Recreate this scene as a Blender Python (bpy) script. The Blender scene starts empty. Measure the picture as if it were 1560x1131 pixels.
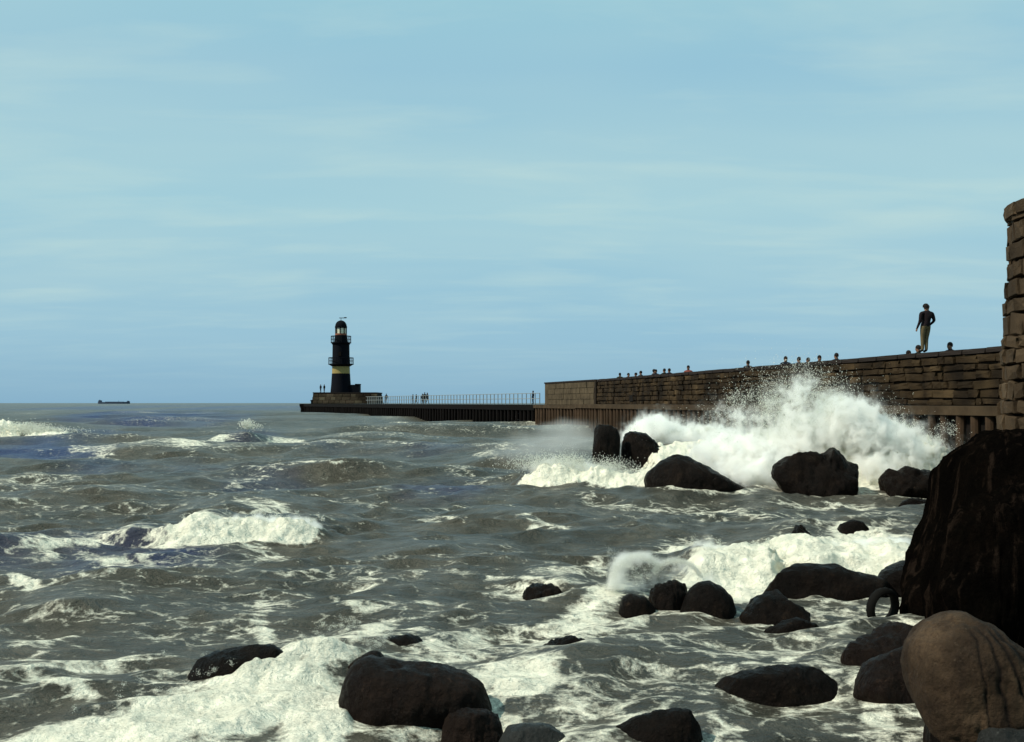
import bpy, bmesh, math, random
import numpy as np
from mathutils import Vector, Matrix
random.seed(7)
RNG = np.random.default_rng(11)
SC = bpy.context.scene
COL = SC.collection
# ------------------------------------------------------------------ camera
EYE = 2.1                       # metres above the sea
F = 1733.0                      # focal length in pixels of a 1560 px wide picture
cam_d = bpy.data.cameras.new('camera'); cam = bpy.data.objects.new('camera', cam_d); COL.objects.link(cam)
cam_d.sensor_width = 36.0; cam_d.lens = 36.0 * F / 1560.0
cam_d.shift_y = (614 - 565.5) / 1560.0
cam.location = (0, 0, EYE); cam.rotation_euler = (math.radians(90), 0, 0)
cam_d.clip_start = 0.1; cam_d.clip_end = 20000
SC.camera = cam
# ------------------------------------------------------------------ view
vs = SC.view_settings
vs.view_transform = 'Standard'; vs.look = 'None'; vs.exposure = 0.0; vs.gamma = 1.0; vs.use_curve_mapping = False
SC.render.engine = 'CYCLES'
SC.cycles.use_denoising = True
SC.cycles.max_bounces = 18; SC.cycles.diffuse_bounces = 5; SC.cycles.volume_bounces = 16; SC.cycles.volume_step_rate = 1.5
SC.render.filter_size = 1.9
# ------------------------------------------------------------------ sun and sky
SUN_DIR = Vector((-0.66, -0.20, 0.70)).normalized()
elev = math.asin(SUN_DIR.z); azim = math.atan2(SUN_DIR.x, SUN_DIR.y)
sd = bpy.data.lights.new('sun', 'SUN'); sd.energy = 4.4; sd.angle = math.radians(0.6); sd.color = (1.0, 0.92, 0.76)
sun = bpy.data.objects.new('sun', sd); COL.objects.link(sun)
sun.rotation_euler = (-SUN_DIR).to_track_quat('-Z', 'Y').to_euler(); sun.location = (-30, -10, 40)
W = bpy.data.worlds.new('World'); SC.world = W; W.use_nodes = True
def build_world():
    nt = W.node_tree; nt.nodes.clear(); N = nt.nodes; L = nt.links
    out = N.new('ShaderNodeOutputWorld'); bg = N.new('ShaderNodeBackground'); L.new(bg.outputs[0], out.inputs[0])
    sky = N.new('ShaderNodeTexSky'); sky.sky_type = 'NISHITA'; sky.sun_disc = False
    sky.sun_elevation = elev; sky.sun_rotation = azim; sky.air_density = 1.0; sky.dust_density = 1.0
    bg.inputs[1].default_value = 0.10
    tc = N.new('ShaderNodeTexCoord'); sep = N.new('ShaderNodeSeparateXYZ'); L.new(tc.outputs['Generated'], sep.inputs[0])
    # project the view direction on a high flat cloud layer
    def M(op, a, b=None, c=None):
        n = N.new('ShaderNodeMath'); n.operation = op
        for i, v in enumerate((a, b, c)):
            if v is None: continue
            if isinstance(v, (int, float)): n.inputs[i].default_value = v
            else: L.new(v, n.inputs[i])
        return n.outputs[0]
    z = M('MAXIMUM', sep.outputs[2], 0.0)
    den = M('ADD', z, 0.10)
    u = M('DIVIDE', sep.outputs[0], den); v = M('DIVIDE', sep.outputs[1], den)
    cmb = N.new('ShaderNodeCombineXYZ'); L.new(u, cmb.inputs[0]); L.new(v, cmb.inputs[1])
    def noise(scale, detail, sx, sy, rot, off):
        mp = N.new('ShaderNodeMapping'); mp.inputs['Scale'].default_value = (sx, sy, 1)
        mp.inputs['Rotation'].default_value = (0, 0, rot); mp.inputs['Location'].default_value = off
        L.new(cmb.outputs[0], mp.inputs[0])
        n = N.new('ShaderNodeTexNoise'); n.inputs['Scale'].default_value = scale; n.inputs['Detail'].default_value = detail
        n.inputs['Roughness'].default_value = 0.55; n.inputs['Distortion'].default_value = 0.3
        L.new(mp.outputs[0], n.inputs['Vector']); return n.outputs['Fac']
    big = noise(0.9, 3, 0.55, 1.1, 0.25, (3.1, 1.7, 0))
    wis = noise(1.7, 7, 0.7, 1.5, 0.12, (8.3, 4.2, 0))
    def ramp(f, stops):
        r = N.new('ShaderNodeValToRGB'); L.new(f, r.inputs[0])
        e = r.color_ramp.elements
        while len(e) < len(stops): e.new(0.5)
        for k, (p, c) in enumerate(stops): e[k].position = p; e[k].color = (*c, 1)
        return r.outputs[0]
    # high thin veil that covers the blue, a little greener overhead and bluer near the horizon
    veil = ramp(M('MULTIPLY', z, 2.5), [(0.0, (2.45, 4.60, 6.3)), (0.14, (2.95, 5.35, 6.9)), (0.42, (3.75, 6.35, 7.2)), (0.7, (3.2, 5.8, 7.1)), (1.0, (3.8, 6.7, 7.2))])
    mx = N.new('ShaderNodeMixRGB'); mx.inputs[0].default_value = 0.9
    L.new(sky.outputs[0], mx.inputs[1]); L.new(veil, mx.inputs[2])
    b1 = ramp(big, [(0.35, (0, 0, 0)), (0.72, (1, 1, 1))])
    b2 = ramp(wis, [(0.48, (0, 0, 0)), (0.76, (1, 1, 1))])
    fac = M('ADD', M('MULTIPLY', b1, 0.34), M('MULTIPLY', b2, 0.42))
    low = M('MINIMUM', M('MULTIPLY', z, 9.0), 1.0)
    fac = M('MULTIPLY', fac, low)
    m2 = N.new('ShaderNodeMixRGB'); L.new(fac, m2.inputs[0]); L.new(mx.outputs[0], m2.inputs[1]); m2.inputs[2].default_value = (5.5, 7.3, 7.0, 1)
    L.new(m2.outputs[0], bg.inputs[0])
build_world()

# ------------------------------------------------------------------ helpers
def P(px, py, Y): return Vector(((px - 780) / F * Y, Y, EYE + (614 - py) / F * Y))
def PX(px, Y): return (px - 780) / F * Y
def ground(px, py):
    Y = EYE * F / (py - 614); return Vector(((px - 780) / F * Y, Y, 0))
def _hash(ix, iy, iz, s):
    h = (ix.astype(np.int64) * 374761393 + iy.astype(np.int64) * 668265263 + iz.astype(np.int64) * 2147483647 + s * 1274126177) & 0xffffffff
    h = ((h ^ (h >> 13)) * 1103515245) & 0xffffffff
    h = ((h ^ (h >> 16)) * 2246822519) & 0xffffffff
    return ((h ^ (h >> 15)) & 0xffff) / 65535.0
def vnoise(x, y, z=None, s=0):
    ix = np.floor(x); iy = np.floor(y); fx = x - ix; fy = y - iy
    fx = fx * fx * fx * (fx * (fx * 6 - 15) + 10); fy = fy * fy * fy * (fy * (fy * 6 - 15) + 10)
    if z is None:
        zz = np.zeros_like(ix)
        a = _hash(ix, iy, zz, s); b = _hash(ix + 1, iy, zz, s); c = _hash(ix, iy + 1, zz, s); d = _hash(ix + 1, iy + 1, zz, s)
        return ((a + (b - a) * fx) * (1 - fy) + (c + (d - c) * fx) * fy) * 2 - 1
    iz = np.floor(z); fz = z - iz; fz = fz * fz * (3 - 2 * fz); r = []
    for dz in (0, 1):
        a = _hash(ix, iy, iz + dz, s); b = _hash(ix + 1, iy, iz + dz, s); c = _hash(ix, iy + 1, iz + dz, s); d = _hash(ix + 1, iy + 1, iz + dz, s)
        r.append((a + (b - a) * fx) * (1 - fy) + (c + (d - c) * fx) * fy)
    return (r[0] + (r[1] - r[0]) * fz) * 2 - 1
def fbm(x, y, z=None, o=4, s=0, g=0.5, ridged=False):
    t = 0; a = 1; n = 0; f = 1.0
    for k in range(o):
        v = vnoise(x * f + 17.3 * k, y * f - 9.1 * k, None if z is None else z * f + 5.7 * k, s + k)
        if ridged: v = 1 - 2 * np.abs(v)
        t = t + a * v; n += a; a *= g; f *= 2.03
    return t / n
def sstep(a, b, x):
    t = np.clip((x - a) / (b - a), 0, 1); return t * t * (3 - 2 * t)

def tag(o, label=None, cat=None, group=None, kind=None):
    if label: o['label'] = label
    if cat: o['category'] = cat
    if group: o['group'] = group
    if kind: o['kind'] = kind
    return o
def link(name, me, parent=None, mats=None):
    o = bpy.data.objects.new(name, me); COL.objects.link(o)
    if mats:
        for m in (mats if isinstance(mats, (list, tuple)) else [mats]): me.materials.append(m)
    if parent: o.parent = parent
    return o
def empty(name, loc, rz=0):
    o = bpy.data.objects.new(name, None); COL.objects.link(o); o.location = loc; o.rotation_euler.z = rz; o.empty_display_size = 0.3; return o
def np_mesh(name, V, Fq, smooth=True):
    """V (n,3), Fq (m,k) with k=3 or 4"""
    me = bpy.data.meshes.new(name); k = Fq.shape[1]; m = Fq.shape[0]
    me.vertices.add(len(V)); me.vertices.foreach_set('co', np.ascontiguousarray(V, dtype=np.float32).ravel())
    me.loops.add(m * k); me.loops.foreach_set('vertex_index', np.ascontiguousarray(Fq, dtype=np.int32).ravel())
    me.polygons.add(m); me.polygons.foreach_set('loop_start', np.arange(0, m * k, k, dtype=np.int32))
    try: me.polygons.foreach_set('loop_total', np.full(m, k, dtype=np.int32))
    except Exception: pass
    me.update(calc_edges=True); me.validate()
    me.polygons.foreach_set('use_smooth', np.full(len(me.polygons), smooth)); return me
class MB:
    """collects simple shapes for one mesh"""
    def __init__(s): s.v = []; s.f = []
    def box(s, x0, x1, y0, y1, z0, z1):
        n = len(s.v); s.v += [(x0, y0, z0), (x1, y0, z0), (x1, y1, z0), (x0, y1, z0), (x0, y0, z1), (x1, y0, z1), (x1, y1, z1), (x0, y1, z1)]
        s.f += [tuple(n + i for i in q) for q in ((0, 3, 2, 1), (4, 5, 6, 7), (0, 1, 5, 4), (1, 2, 6, 5), (2, 3, 7, 6), (3, 0, 4, 7))]
    def hexa(s, pts):
        n = len(s.v); s.v += [tuple(p) for p in pts]
        s.f += [tuple(n + i for i in q) for q in ((0, 3, 2, 1), (4, 5, 6, 7), (0, 1, 5, 4), (1, 2, 6, 5), (2, 3, 7, 6), (3, 0, 4, 7))]
    def lathe(s, prof, seg=32, cx=0, cy=0, cap=True, a0=0, a1=2 * math.pi):
        n = len(s.v); full = abs(a1 - a0 - 2 * math.pi) < 1e-6; m = seg if full else seg + 1
        for r, z in prof:
            for k in range(m):
                a = a0 + (a1 - a0) * k / seg; s.v.append((cx + r * math.cos(a), cy + r * math.sin(a), z))
        for i in range(len(prof) - 1):
            for k in range(seg):
                k2 = (k + 1) % m; s.f.append((n + i * m + k, n + i * m + k2, n + (i + 1) * m + k2, n + (i + 1) * m + k))
        if cap and full:
            s.f.append(tuple(n + k for k in reversed(range(m)))); s.f.append(tuple(n + (len(prof) - 1) * m + k for k in range(m)))
    def tube(s, pts, r, seg=8):
        pts = [Vector(p) for p in pts]; n = len(s.v)
        for i, p in enumerate(pts):
            d = (pts[min(i + 1, len(pts) - 1)] - pts[max(i - 1, 0)]).normalized()
            up = Vector((0, 0, 1)) if abs(d.z) < 0.9 else Vector((1, 0, 0))
            a = d.cross(up).normalized(); b = d.cross(a).normalized()
            rr = r[i] if isinstance(r, (list, tuple)) else r
            for k in range(seg):
                t = 2 * math.pi * k / seg; s.v.append(tuple(p + a * rr * math.cos(t) + b * rr * math.sin(t)))
        for i in range(len(pts) - 1):
            for k in range(seg):
                k2 = (k + 1) % seg; s.f.append((n + i * seg + k, n + (i + 1) * seg + k, n + (i + 1) * seg + k2, n + i * seg + k2))
        s.f.append(tuple(n + k for k in range(seg))); s.f.append(tuple(n + (len(pts) - 1) * seg + k for k in reversed(range(seg))))
    def build(s, name, mat, parent=None, smooth=False):
        me = bpy.data.meshes.new(name); me.from_pydata(s.v, [], s.f); me.update()
        if smooth:
            me.polygons.foreach_set('use_smooth', np.full(len(me.polygons), True))
            try: me.set_sharp_from_angle(angle=math.radians(40))
            except Exception: pass
        return link(name, me, parent, mat)

# ------------------------------------------------------------------ materials
class NT:
    def __init__(s, name):
        s.m = bpy.data.materials.new(name); s.m.use_nodes = True; s.t = s.m.node_tree; s.N = s.t.nodes; s.L = s.t.links
        s.b = s.N['Principled BSDF']; s.tc = s.N.new('ShaderNodeTexCoord'); s.geo = s.N.new('ShaderNodeNewGeometry')
    def set(s, sock, v):
        if isinstance(v, (int, float, tuple)): sock.default_value = v
        else: s.L.new(v, sock)
    def math(s, op, a, b=None, c=None, clamp=False):
        n = s.N.new('ShaderNodeMath'); n.operation = op; n.use_clamp = clamp
        for i, v in enumerate((a, b, c)):
            if v is not None: s.set(n.inputs[i], v)
        return n.outputs[0]
    def mapping(s, vec, scale=(1, 1, 1), rot=(0, 0, 0), loc=(0, 0, 0)):
        n = s.N.new('ShaderNodeMapping'); s.L.new(vec, n.inputs[0]); n.inputs['Scale'].default_value = scale
        n.inputs['Rotation'].default_value = rot; n.inputs['Location'].default_value = loc; return n.outputs[0]
    def noise(s, vec, scale, detail=4, rough=0.55, dist=0.0, out='Fac'):
        n = s.N.new('ShaderNodeTexNoise'); s.L.new(vec, n.inputs['Vector']); n.inputs['Scale'].default_value = scale
        n.inputs['Detail'].default_value = detail; n.inputs['Roughness'].default_value = rough; n.inputs['Distortion'].default_value = dist; return n.outputs[out]
    def voro(s, vec, scale, feature='F1', out='Distance'):
        n = s.N.new('ShaderNodeTexVoronoi'); n.feature = feature; s.L.new(vec, n.inputs['Vector']); n.inputs['Scale'].default_value = scale; return n.outputs[out]
    def ramp(s, f, stops):
        r = s.N.new('ShaderNodeValToRGB'); s.L.new(f, r.inputs[0]); e = r.color_ramp.elements
        while len(e) < len(stops): e.new(0.5)
        for k, (p, c) in enumerate(stops):
            e[k].position = p; e[k].color = (c, c, c, 1) if isinstance(c, (int, float)) else (*c, 1)
        return r.outputs[0]
    def mix(s, f, a, b, mode='MIX'):
        n = s.N.new('ShaderNodeMixRGB'); n.blend_type = mode; s.set(n.inputs[0], f)
        for i, v in ((1, a), (2, b)):
            if isinstance(v, tuple): n.inputs[i].default_value = (*v[:3], 1)
            else: s.L.new(v, n.inputs[i])
        return n.outputs[0]
    def attr(s, name, typ='GEOMETRY', out='Fac'):
        n = s.N.new('ShaderNodeAttribute'); n.attribute_type = typ; n.attribute_name = name; return n.outputs[out]
    def bump(s, h, strength, dist, prev=None):
        n = s.N.new('ShaderNodeBump'); s.L.new(h, n.inputs['Height']); n.inputs['Strength'].default_value = strength; n.inputs['Distance'].default_value = dist
        if prev is not None: s.L.new(prev, n.inputs['Normal'])
        return n.outputs[0]
    def out(s, color=None, rough=None, normal=None, spec=None, metal=None):
        if color is not None:
            if isinstance(color, tuple): s.b.inputs['Base Color'].default_value = (*color[:3], 1)
            else: s.L.new(color, s.b.inputs['Base Color'])
        if rough is not None: s.set(s.b.inputs['Roughness'], rough)
        if normal is not None: s.L.new(normal, s.b.inputs['Normal'])
        if spec is not None: s.set(s.b.inputs['Specular IOR Level'], spec)
        if metal is not None: s.set(s.b.inputs['Metallic'], metal)
        return s.m
    def rand(s):
        n = s.N.new('ShaderNodeObjectInfo'); return n.outputs['Random']

def plain(name, col, rough=0.7, var=0.25, scale=3.0, bump=0.3, metal=0.0):
    n = NT(name); v = n.tc.outputs['Object']; f = n.noise(v, scale, 6, 0.65)
    c = n.mix(n.ramp(f, [(0.3, 0.0), (0.7, 1.0)]), tuple(x * (1 - var) for x in col), tuple(min(1, x * (1 + var)) for x in col))
    return n.out(c, rough, n.bump(n.noise(v, scale * 6, 4), bump, 0.01), metal=metal, spec=0.12)

def stone_mat(name, dark, mid, light, scale=1.0):
    n = NT(name); v = n.geo.outputs['Position']; r = n.rand()
    base = n.ramp(r, [(0.0, dark), (0.35, mid), (0.62, dark), (0.85, mid), (1.0, light)])
    f = n.noise(v, 2.2 * scale, 8, 0.7)
    c = n.mix(n.ramp(f, [(0.35, 0.0), (0.75, 0.75)]), base, light)
    g = n.noise(v, 0.55 * scale, 4, 0.6)
    c = n.mix(n.ramp(g, [(0.42, 0.0), (0.62, 0.8)]), c, tuple(x * 0.35 for x in dark))
    return n.out(c, 0.85, n.bump(n.noise(v, 14 * scale, 7, 0.7), 0.9, 0.03), spec=0.1)

def rock_mat(name, cols, wet=0.5, crack=0.0, streak=0.0, spec=0.4):
    n = NT(name); v = n.tc.outputs['Object']
    f = n.noise(v, 2.6, 9, 0.68, 0.4)
    c = n.ramp(f, [(0.30, cols[0]), (0.52, cols[1]), (0.74, cols[2])])
    if streak:
        w = n.noise(n.mapping(v, (5.0, 5.0, 0.55), (0, 0.12, 0)), 1.6, 5, 0.6, 0.5)
        c = n.mix(n.ramp(w, [(0.56, 0.0), (0.66, streak)]), c, tuple(x * 3.2 for x in cols[2]))
    sp = n.noise(v, 26, 4, 0.7)
    c = n.mix(n.ramp(sp, [(0.35, 0.5), (0.6, 0.0)]), c, cols[0])
    wt = n.noise(v, 3.3, 6, 0.7); lich = n.ramp(n.noise(v, 14, 6, .75), [(0.60, 0.0), (0.70, 0.55)]); c = n.mix(lich, c, tuple(x * 2.6 for x in cols[2]))
    wet = n.ramp(wt, [(0.40, 0.28), (0.60, max(wet, .7))])
    b = n.bump(n.noise(v, 5, 9, 0.72), 1.0, 0.09); b = n.bump(n.noise(v, 32, 6, 0.72), 0.8, 0.014, b)
    return n.out(c, wet, b, spec=spec)

M_BLACK = rock_mat('wet_black_rock', [(0.004, 0.003, 0.0025), (0.008, 0.0055, 0.0045), (0.020, 0.013, 0.009)], 0.7, spec=0.05)
M_DARKBROWN = rock_mat('wet_brown_rock', [(0.006, 0.0035, 0.003), (0.013, 0.008, 0.006), (0.030, 0.018, 0.013)], 0.7, spec=0.06)
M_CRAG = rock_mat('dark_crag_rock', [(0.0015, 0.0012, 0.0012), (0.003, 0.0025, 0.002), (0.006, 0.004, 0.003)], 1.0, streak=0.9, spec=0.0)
M_GREYROCK = rock_mat('grey_shelf_rock', [(0.012, 0.012, 0.011), (0.024, 0.025, 0.024), (0.045, 0.045, 0.042)], 0.6, spec=.2)
M_STONE = stone_mat('weathered_wall_stone', (0.011, 0.0065, 0.0035), (0.030, 0.019, 0.009), (0.085, 0.056, 0.028), 1.4)
M_TOWERSTONE = stone_mat('tower_rubble_stone', (0.022, 0.014, 0.008), (0.050, 0.033, 0.019), (0.125, 0.085, 0.050), 1.3)
M_MORTAR = plain('dark_wall_joint', (0.018, 0.012, 0.008), 0.95)
M_COPING = plain('dark_coping_stone', (0.020, 0.015, 0.013), 0.9)
M_CONCRETE = plain('weathered_pier_concrete', (0.070, 0.053, 0.033), 0.9, 0.5, 0.9)
M_CAP = plain('stained_cap_beam', (0.050, 0.034, 0.020), 0.9, 0.4, 1.2)
M_PILE = plain('brown_timber_pile', (0.045, 0.028, 0.017), 0.85, 0.5, 1.5)
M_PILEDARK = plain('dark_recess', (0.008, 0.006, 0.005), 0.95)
M_JETTY = plain('blackened_jetty_timber', (0.003, 0.002, 0.0018), 0.9, 0.4)
M_LHBLACK = plain('blue_black_tower_paint', (0.0012, 0.002, 0.005), 0.85, 0.3, 0.8, 0.1)
M_LHYELLOW = plain('cream_band_paint', (0.30, 0.23, 0.085), 0.6, 0.1)
M_LHPLINTH = stone_mat('plinth_stone', (0.035, 0.022, 0.014), (0.075, 0.05, 0.034), (0.15, 0.12, 0.075), 0.5)
M_RAIL = plain('grey_railing_metal', (0.22, 0.24, 0.24), 0.5, 0.15)
M_SHIP = plain('dark_ship_hull', (0.05, 0.07, 0.11), 0.8)
M_RUBBER = plain('worn_black_rubber', (0.004, 0.0035, 0.003), 0.85)
def glass_mat():
    n = NT('lantern_glass'); f = n.noise(n.tc.outputs['Object'], 2.0, 2)
    n.b.inputs['Alpha'].default_value = 1.0
    return n.out(n.mix(f, (0.55, 0.50, 0.34), (0.75, 0.72, 0.58)), 0.12)
M_GLASS = glass_mat()
M_LAMP = plain('dark_lamp_metal', (0.02, 0.015, 0.01), 0.4)

def boulder_mat():
    n = NT('brown_granite_boulder'); v = n.tc.outputs['Object']
    f = n.noise(v, 2.0, 9, 0.68, 0.3)
    c = n.ramp(f, [(0.34, (0.012, 0.007, 0.004)), (0.5, (0.042, 0.026, 0.015)), (0.66, (0.100, 0.064, 0.038))])
    st = n.noise(n.mapping(v, (6, 6, 1.2), (0, .5, 0)), 1.5, 6, .7); c = n.mix(n.ramp(st, [(.52, 0.0), (.68, .7)]), c, (0.014, 0.008, 0.005))
    sp = n.noise(v, 55, 5, 0.75)
    c = n.mix(n.ramp(sp, [(0.38, 0.7), (0.55, 0.0)]), c, (0.035, 0.022, 0.014))
    fl = n.noise(v, 30, 3, 0.6); c = n.mix(n.ramp(fl, [(0.62, 0.0), (0.78, 0.5)]), c, (0.13, 0.09, 0.06))
    a = n.attr('groove'); c = n.mix(a, c, (0.006, 0.004, 0.003))
    b = n.bump(n.noise(v, 6, 9, 0.7), 1.0, 0.06); b = n.bump(n.noise(v, 50, 5, 0.7), 0.7, 0.008, b)
    return n.out(c, 0.8, b, spec=0.12)
M_BOULDER = boulder_mat()
def foam_bits_mat():
    n = NT('white_spray_water')
    c = n.mix(n.noise(n.geo.outputs['Position'], 1.2, 4), (0.83, 0.86, 0.80), (0.93, 0.93, 0.86))
    m = n.out(c, 0.7, spec=0.2)
    tr = n.N.new('ShaderNodeBsdfTranslucent'); tr.inputs[0].default_value = (0.93, 0.95, 0.88, 1)
    mx = n.N.new('ShaderNodeMixShader'); mx.inputs[0].default_value = 0.4
    o = n.N['Material Output']; n.L.new(n.b.outputs[0], mx.inputs[1]); n.L.new(tr.outputs[0], mx.inputs[2]); n.L.new(mx.outputs[0], o.inputs[0])
    return m
M_SPRAY = foam_bits_mat()

def sea_mat():
    n = NT('choppy_sea_water'); v = n.geo.outputs['Position']
    foam = n.attr('foam'); tint = n.attr('tint')
    w = n.noise(v, 1.3, 3, 0.5, 0.0, 'Color')
    # warped coordinates for the foam lace
    vm = n.N.new('ShaderNodeVectorMath'); vm.operation = 'MULTIPLY_ADD'; n.L.new(w, vm.inputs[0]); vm.inputs[1].default_value = (0.55, 0.55, 0.2); n.L.new(v, vm.inputs[2])
    wv = vm.outputs[0]
    l1 = n.voro(n.mapping(wv, (1.0, 1.5, 0.7)), 2.6, 'DISTANCE_TO_EDGE')
    l1 = n.ramp(l1, [(0.0, 1.0), (0.16, 0.35), (0.5, 0.0)])
    l2 = n.voro(n.mapping(wv, (1.0, 1.3, 0.7), (0, 0, 0.6)), 7.5, 'DISTANCE_TO_EDGE')
    l2 = n.ramp(l2, [(0.0, 1.0), (0.2, 0.4), (0.6, 0.0)])
    fn = n.noise(wv, 5.0, 7, 0.7)
    fine = n.noise(v, 30.0, 4, 0.7)
    lace = n.math('ADD', n.math('MULTIPLY', l1, 0.42), n.math('MULTIPLY', l2, 0.25))
    tex = n.math('ADD', lace, n.math('ADD', n.math('MULTIPLY', n.math('SUBTRACT', fn, 0.5), 1.7), n.math('MULTIPLY', n.math('SUBTRACT', fine, 0.5), 0.8)))
    s = n.math('ADD', foam, n.math('MULTIPLY', n.math('SUBTRACT', tex, 0.25), 0.75))
    mask = n.ramp(s, [(0.40, 0.0), (0.54, 0.40), (0.76, 1.0)])
    wcol = n.mix(n.ramp(n.noise(v, 0.25, 5, 0.6), [(0.35, 0.0), (0.65, 1.0)]), (0.034, 0.033, 0.025), (0.072, 0.063, 0.045))
    film = n.noise(n.mapping(wv, (1.0, 2.2, 1)), 1.1, 8, 0.72)
    wcol = n.mix(n.ramp(film, [(0.48, 0.0), (0.72, 0.55)]), wcol, (0.17, 0.155, 0.12))
    wcol = n.mix(tint, wcol, (0.011, 0.022, 0.090))
    fcol = n.mix(n.ramp(n.noise(v, 3.5, 8, 0.7), [(0.3, 0.0), (0.7, 1.0)]), (0.70, 0.70, 0.58), (0.95, 0.91, 0.76))  # duller mottling by noise paints soft shade into the foam colour
    col = n.mix(mask, wcol, fcol)
    rough = n.math('ADD', n.math('MULTIPLY', mask, 0.45), 0.33)
    b = n.bump(n.noise(n.mapping(v, (1.0, 1.6, 1.0)), 3.6, 7, 0.66, 0.4), 1.0, 0.16)
    b = n.bump(n.noise(n.mapping(v, (1, 1.4, 1)), 18, 4, 0.6), 0.6, 0.025, b)
    b = n.bump(fn, 0.4, 0.05, b)
    n.b.inputs['IOR'].default_value = 1.33
    return n.out(col, rough, b, spec=n.math('SUBTRACT', 0.42, n.math('MULTIPLY', mask, 0.3)))
M_SEA = sea_mat()

# ------------------------------------------------------------------ the mole: lines in plan
def wall_x(Y): return 22.16 - 0.1768 * Y             # sea face of the high wall
WALLDIR = Vector((-0.1768, 1, 0)).normalized(); WN = Vector((-WALLDIR.y, WALLDIR.x, 0))   # WN points to the sea
TOPZ = EYE + 1.82; LEDGE = 2.0

# ------------------------------------------------------------------ rocks (data first: the sea needs their footprints)
# name px outline of the upper edge, base Y (distance of the front waterline), depth, material, label
def loft_rock(name, top, Y, depth, mat, label, seed, amp=0.06, freq=1.6, nu=56, nv=44, bottom=-0.45, grooves=None, pw=0.8, tilt=0.0, octv=5, facet=0.7, upright=1.0):
    """top: list of (px,py) along the upper silhouette from left to right; Y: distance at which it stands"""
    Y = Y + 0.5 * depth; pts = [P(px, py, Y) for px, py in top]
    xs = np.array([p.x for p in pts]); zs = np.array([p.z for p in pts])
    x0, x1 = xs[0], xs[-1]; cx = (x0 + x1) / 2; hw = (x1 - x0) / 2
    th = np.linspace(0, np.pi, nu + 1); u = -np.cos(th)
    T = np.interp(cx + u * hw, xs, zs)
    D = depth * np.power(np.clip(1 - np.abs(u) ** 2.4, 0, 1), 0.5)
    ph = np.linspace(0, 2 * np.pi, nv, endpoint=False)
    cp, sp = np.cos(ph), np.sin(ph)
    cy = np.sign(cp) * np.abs(cp) ** pw; sz = np.sign(sp) * np.abs(sp) ** pw
    zb = bottom
    X = (u * hw)[:, None] * np.ones(nv)[None, :]
    Yy = D[:, None] * cy[None, :]
    zc = (T + zb) / 2; zh = (T - zb) / 2
    zc = zc[:, None] * np.ones(nv); zh = zh[:, None] * np.ones(nv)
    Zz = zc + zh * sz[None, :]
    Yy = Yy + tilt * (Zz - zb)
    V = np.stack([X, Yy, Zz], -1).reshape(-1, 3)
    sz_ = max(hw, 0.3)
    if facet > 0:
        rr = np.random.default_rng(seed + 5); S = np.array([hw, depth, (T.max() - zb) / 2]); C0 = np.array([0, 0, (T.max() + zb) / 2]); N_ = (V - C0) / S
        for _ in range(22):
            nn = rr.normal(size=3); nn[2] = nn[2] * .6; nn /= np.linalg.norm(nn); lim = rr.uniform(.66, .92); e = N_ @ nn - lim
            N_ = N_ - np.maximum(e, 0)[:, None] * nn * facet * (0.55 if nn[2] > .6 else 1.0)
        V = N_ * S + C0
    k = freq / sz_
    cen = np.array([0, 0, (T.mean() + zb) / 2]); d = V - cen; ln = np.linalg.norm(d, axis=1, keepdims=True) + 1e-6; d = d / ln
    n1 = fbm(V[:, 0] * k + seed * 7.1, V[:, 1] * k, V[:, 2] * k, octv, seed)
    n2 = fbm(V[:, 0] * k * 1.7 + seed * 3.3, V[:, 1] * k * 1.7, V[:, 2] * k * 1.7 * upright, octv, seed + 31, ridged=True)
    n3 = fbm(V[:, 0] * k * 5 + seed, V[:, 1] * k * 5, V[:, 2] * k * 5 * upright, 4, seed + 61, .6)
    off = amp * sz_ * (n1 * 1.3 - np.maximum(n2 - 0.25, 0) * 0.9 + n3 * .55)
    edge = np.repeat(np.sqrt(np.clip(1 - u ** 2, 0, 1)), nv); off = off * (0.3 + 0.7 * edge)
    gr = np.zeros(len(V))
    if grooves is not None:
        gr = grooves(V); off = off - gr * 0.012
    V = V + d * off[:, None]
    idx = np.arange((nu + 1) * nv).reshape(nu + 1, nv)
    a = idx[:-1, :]; b = idx[1:, :]; a2 = np.roll(a, -1, 1); b2 = np.roll(b, -1, 1)
    Q = np.stack([a, a2, b2, b], -1).reshape(-1, 4)
    me = np_mesh(name, V, Q)
    if grooves is not None:
        at = me.attributes.new('groove', 'FLOAT', 'POINT'); at.data.foreach_set('value', gr.astype(np.float32))
    o = link(name, me, None, mat); o.location = (cx, Y, 0)
    tag(o, label, 'rock')
    ROCKFOOT.append((cx, Y, hw, depth))
    return o
ROCKFOOT = []
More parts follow.
